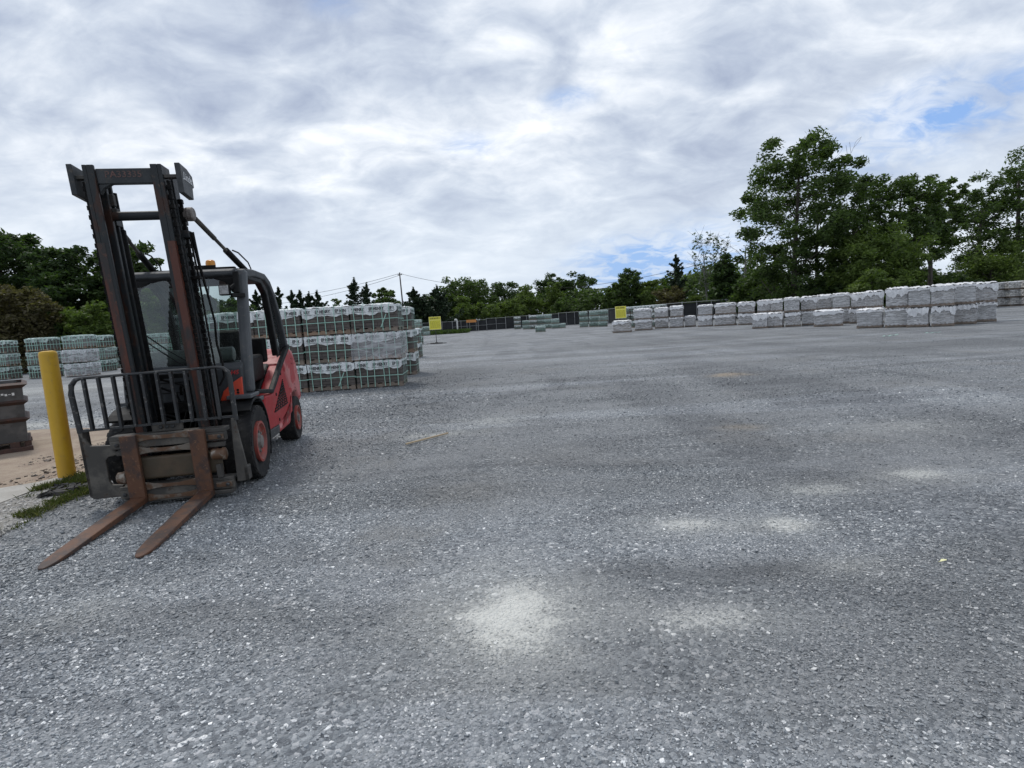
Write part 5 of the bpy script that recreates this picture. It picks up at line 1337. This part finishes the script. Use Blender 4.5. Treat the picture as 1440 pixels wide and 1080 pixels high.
T(1058, 380, 58, 56, 'oak_leaf', 'green tree at the foot of the dead tree', n_leaf=5000, n_cl=60, size=.22, base=.02)
T(1098, 402, 56, 50, 'deep_leaf', 'low dark tree left under the big oak', n_leaf=4200, n_cl=50, size=.22, base=.02)
# right hand oaks
T(1121, 192, 48, 160, 'oak_leaf', 'biggest oak with dead twigs standing above the wrapped row', 'oak_tree', n_leaf=20000, n_cl=230, size=.20, base=.06, gap=.38, cl=.085, fill_=.16, trunk=.018, seed=61, wv=.26)
x, y = at_depth(1150, 50); bare_tree('dead grey top rising behind the big oak', x, y, height_at(1190, 206, 50), 12, .03)
T(1196, 250, 50, 100, 'oak_leaf', 'oak with visible trunk right of the biggest oak', 'oak_tree', n_leaf=6500, n_cl=90, size=.20, base=.16, gap=.7, cl=.10, fill_=.2, lean=.05, seed=8)
T(1262, 246, 50, 110, 'oak_leaf', 'wide oak in the middle of the right wood', 'oak_tree', n_leaf=9500, n_cl=110, size=.20, base=.08, gap=.5, cl=.10, fill_=.2, lean=.06, seed=15)
T(1304, 254, 52, 72, 'oak_leaf', 'leaning oak left of the sky gap on the right', 'oak_tree', n_leaf=5500, n_cl=76, size=.20, base=.40, gap=.5, cl=.10, fill_=.2, lean=.10, seed=21)
T(1238, 312, 44, 112, 'bright_leaf', 'light green tree in front of right hand oaks', n_leaf=9500, n_cl=100, size=.17, base=.02, cl=.115, seed=3)
T(1225, 378, 40, 56, 'bright_leaf', 'light shrub low in front of right hand oaks', n_leaf=3200, n_cl=40, size=.15, base=.02, cat='shrub')
T(1300, 376, 54, 66, 'oak_leaf', 'green bush below the leaning oak', n_leaf=4200, n_cl=50, size=.18, base=.02, cat='shrub')
T(1372, 262, 57, 84, 'oak_leaf', 'dark trunked oak right of the sky gap', 'oak_tree', n_leaf=7000, n_cl=90, size=.19, base=.14, gap=.6, cl=.10, fill_=.2, lean=.05, seed=44)
T(1425, 212, 58, 130, 'oak_leaf', 'tall oak cut by the right edge', 'oak_tree', n_leaf=11000, n_cl=120, size=.19, base=.05, gap=.2, cl=.10, fill_=.2, lean=.03, seed=52)
T(1500, 225, 58, 140, 'oak_leaf', 'oak mostly beyond the right edge', 'oak_tree', n_leaf=5000, n_cl=60, size=.24, base=.05, seed=53)
T(1395, 340, 55, 96, 'bright_leaf', 'light green tree low at the right edge', n_leaf=6000, n_cl=70, size=.16, base=.02, seed=54)
T(1352, 386, 54, 50, 'deep_leaf', 'dark bush at the foot of the right oaks', n_leaf=3000, n_cl=40, size=.16, base=.02, cat='shrub')
T(1160, 396, 46, 60, 'deep_leaf', 'dark bush under the biggest oak', n_leaf=3600, n_cl=46, size=.17, base=.02, cat='shrub')
# the wood behind, one mass
def wood(name, pts, h, n, size, mat):
    P = [Vector(at_depth(*p)) for p in pts]; seg = rng.integers(0, len(P) - 1, n); t = rng.uniform(0, 1, n)
    A0 = np.array([p[:] for p in P]); xy = A0[seg] * (1 - t)[:, None] + A0[seg + 1] * t[:, None] + rng.normal(0, 1.6, (n, 2))
    hh = h * (.6 + .6 * vnoise(xy[:, 0] * .22, xy[:, 1] * .22)); z = rng.uniform(0, 1, n) ** .8 * hh + .05
    V, Q = leaf_quads(np.column_stack([xy, z]), size, rng); tag(np_mesh(name, V, Q, mat), kind='stuff')
wood('wood_behind', [(-160, 52), (60, 52), (260, 60), (360, 72), (480, 84), (560, 110), (640, 128)], 5.0, 16000, .38, 'deep_leaf')
wood('wood_behind', [(560, 112), (640, 126), (820, 124), (930, 106), (1000, 84), (1070, 66)], 6.6, 24000, .36, 'oak_leaf')
wood('wood_behind', [(1040, 66), (1110, 58), (1240, 58), (1400, 62), (1540, 60)], 3.8, 10000, .30, 'deep_leaf')
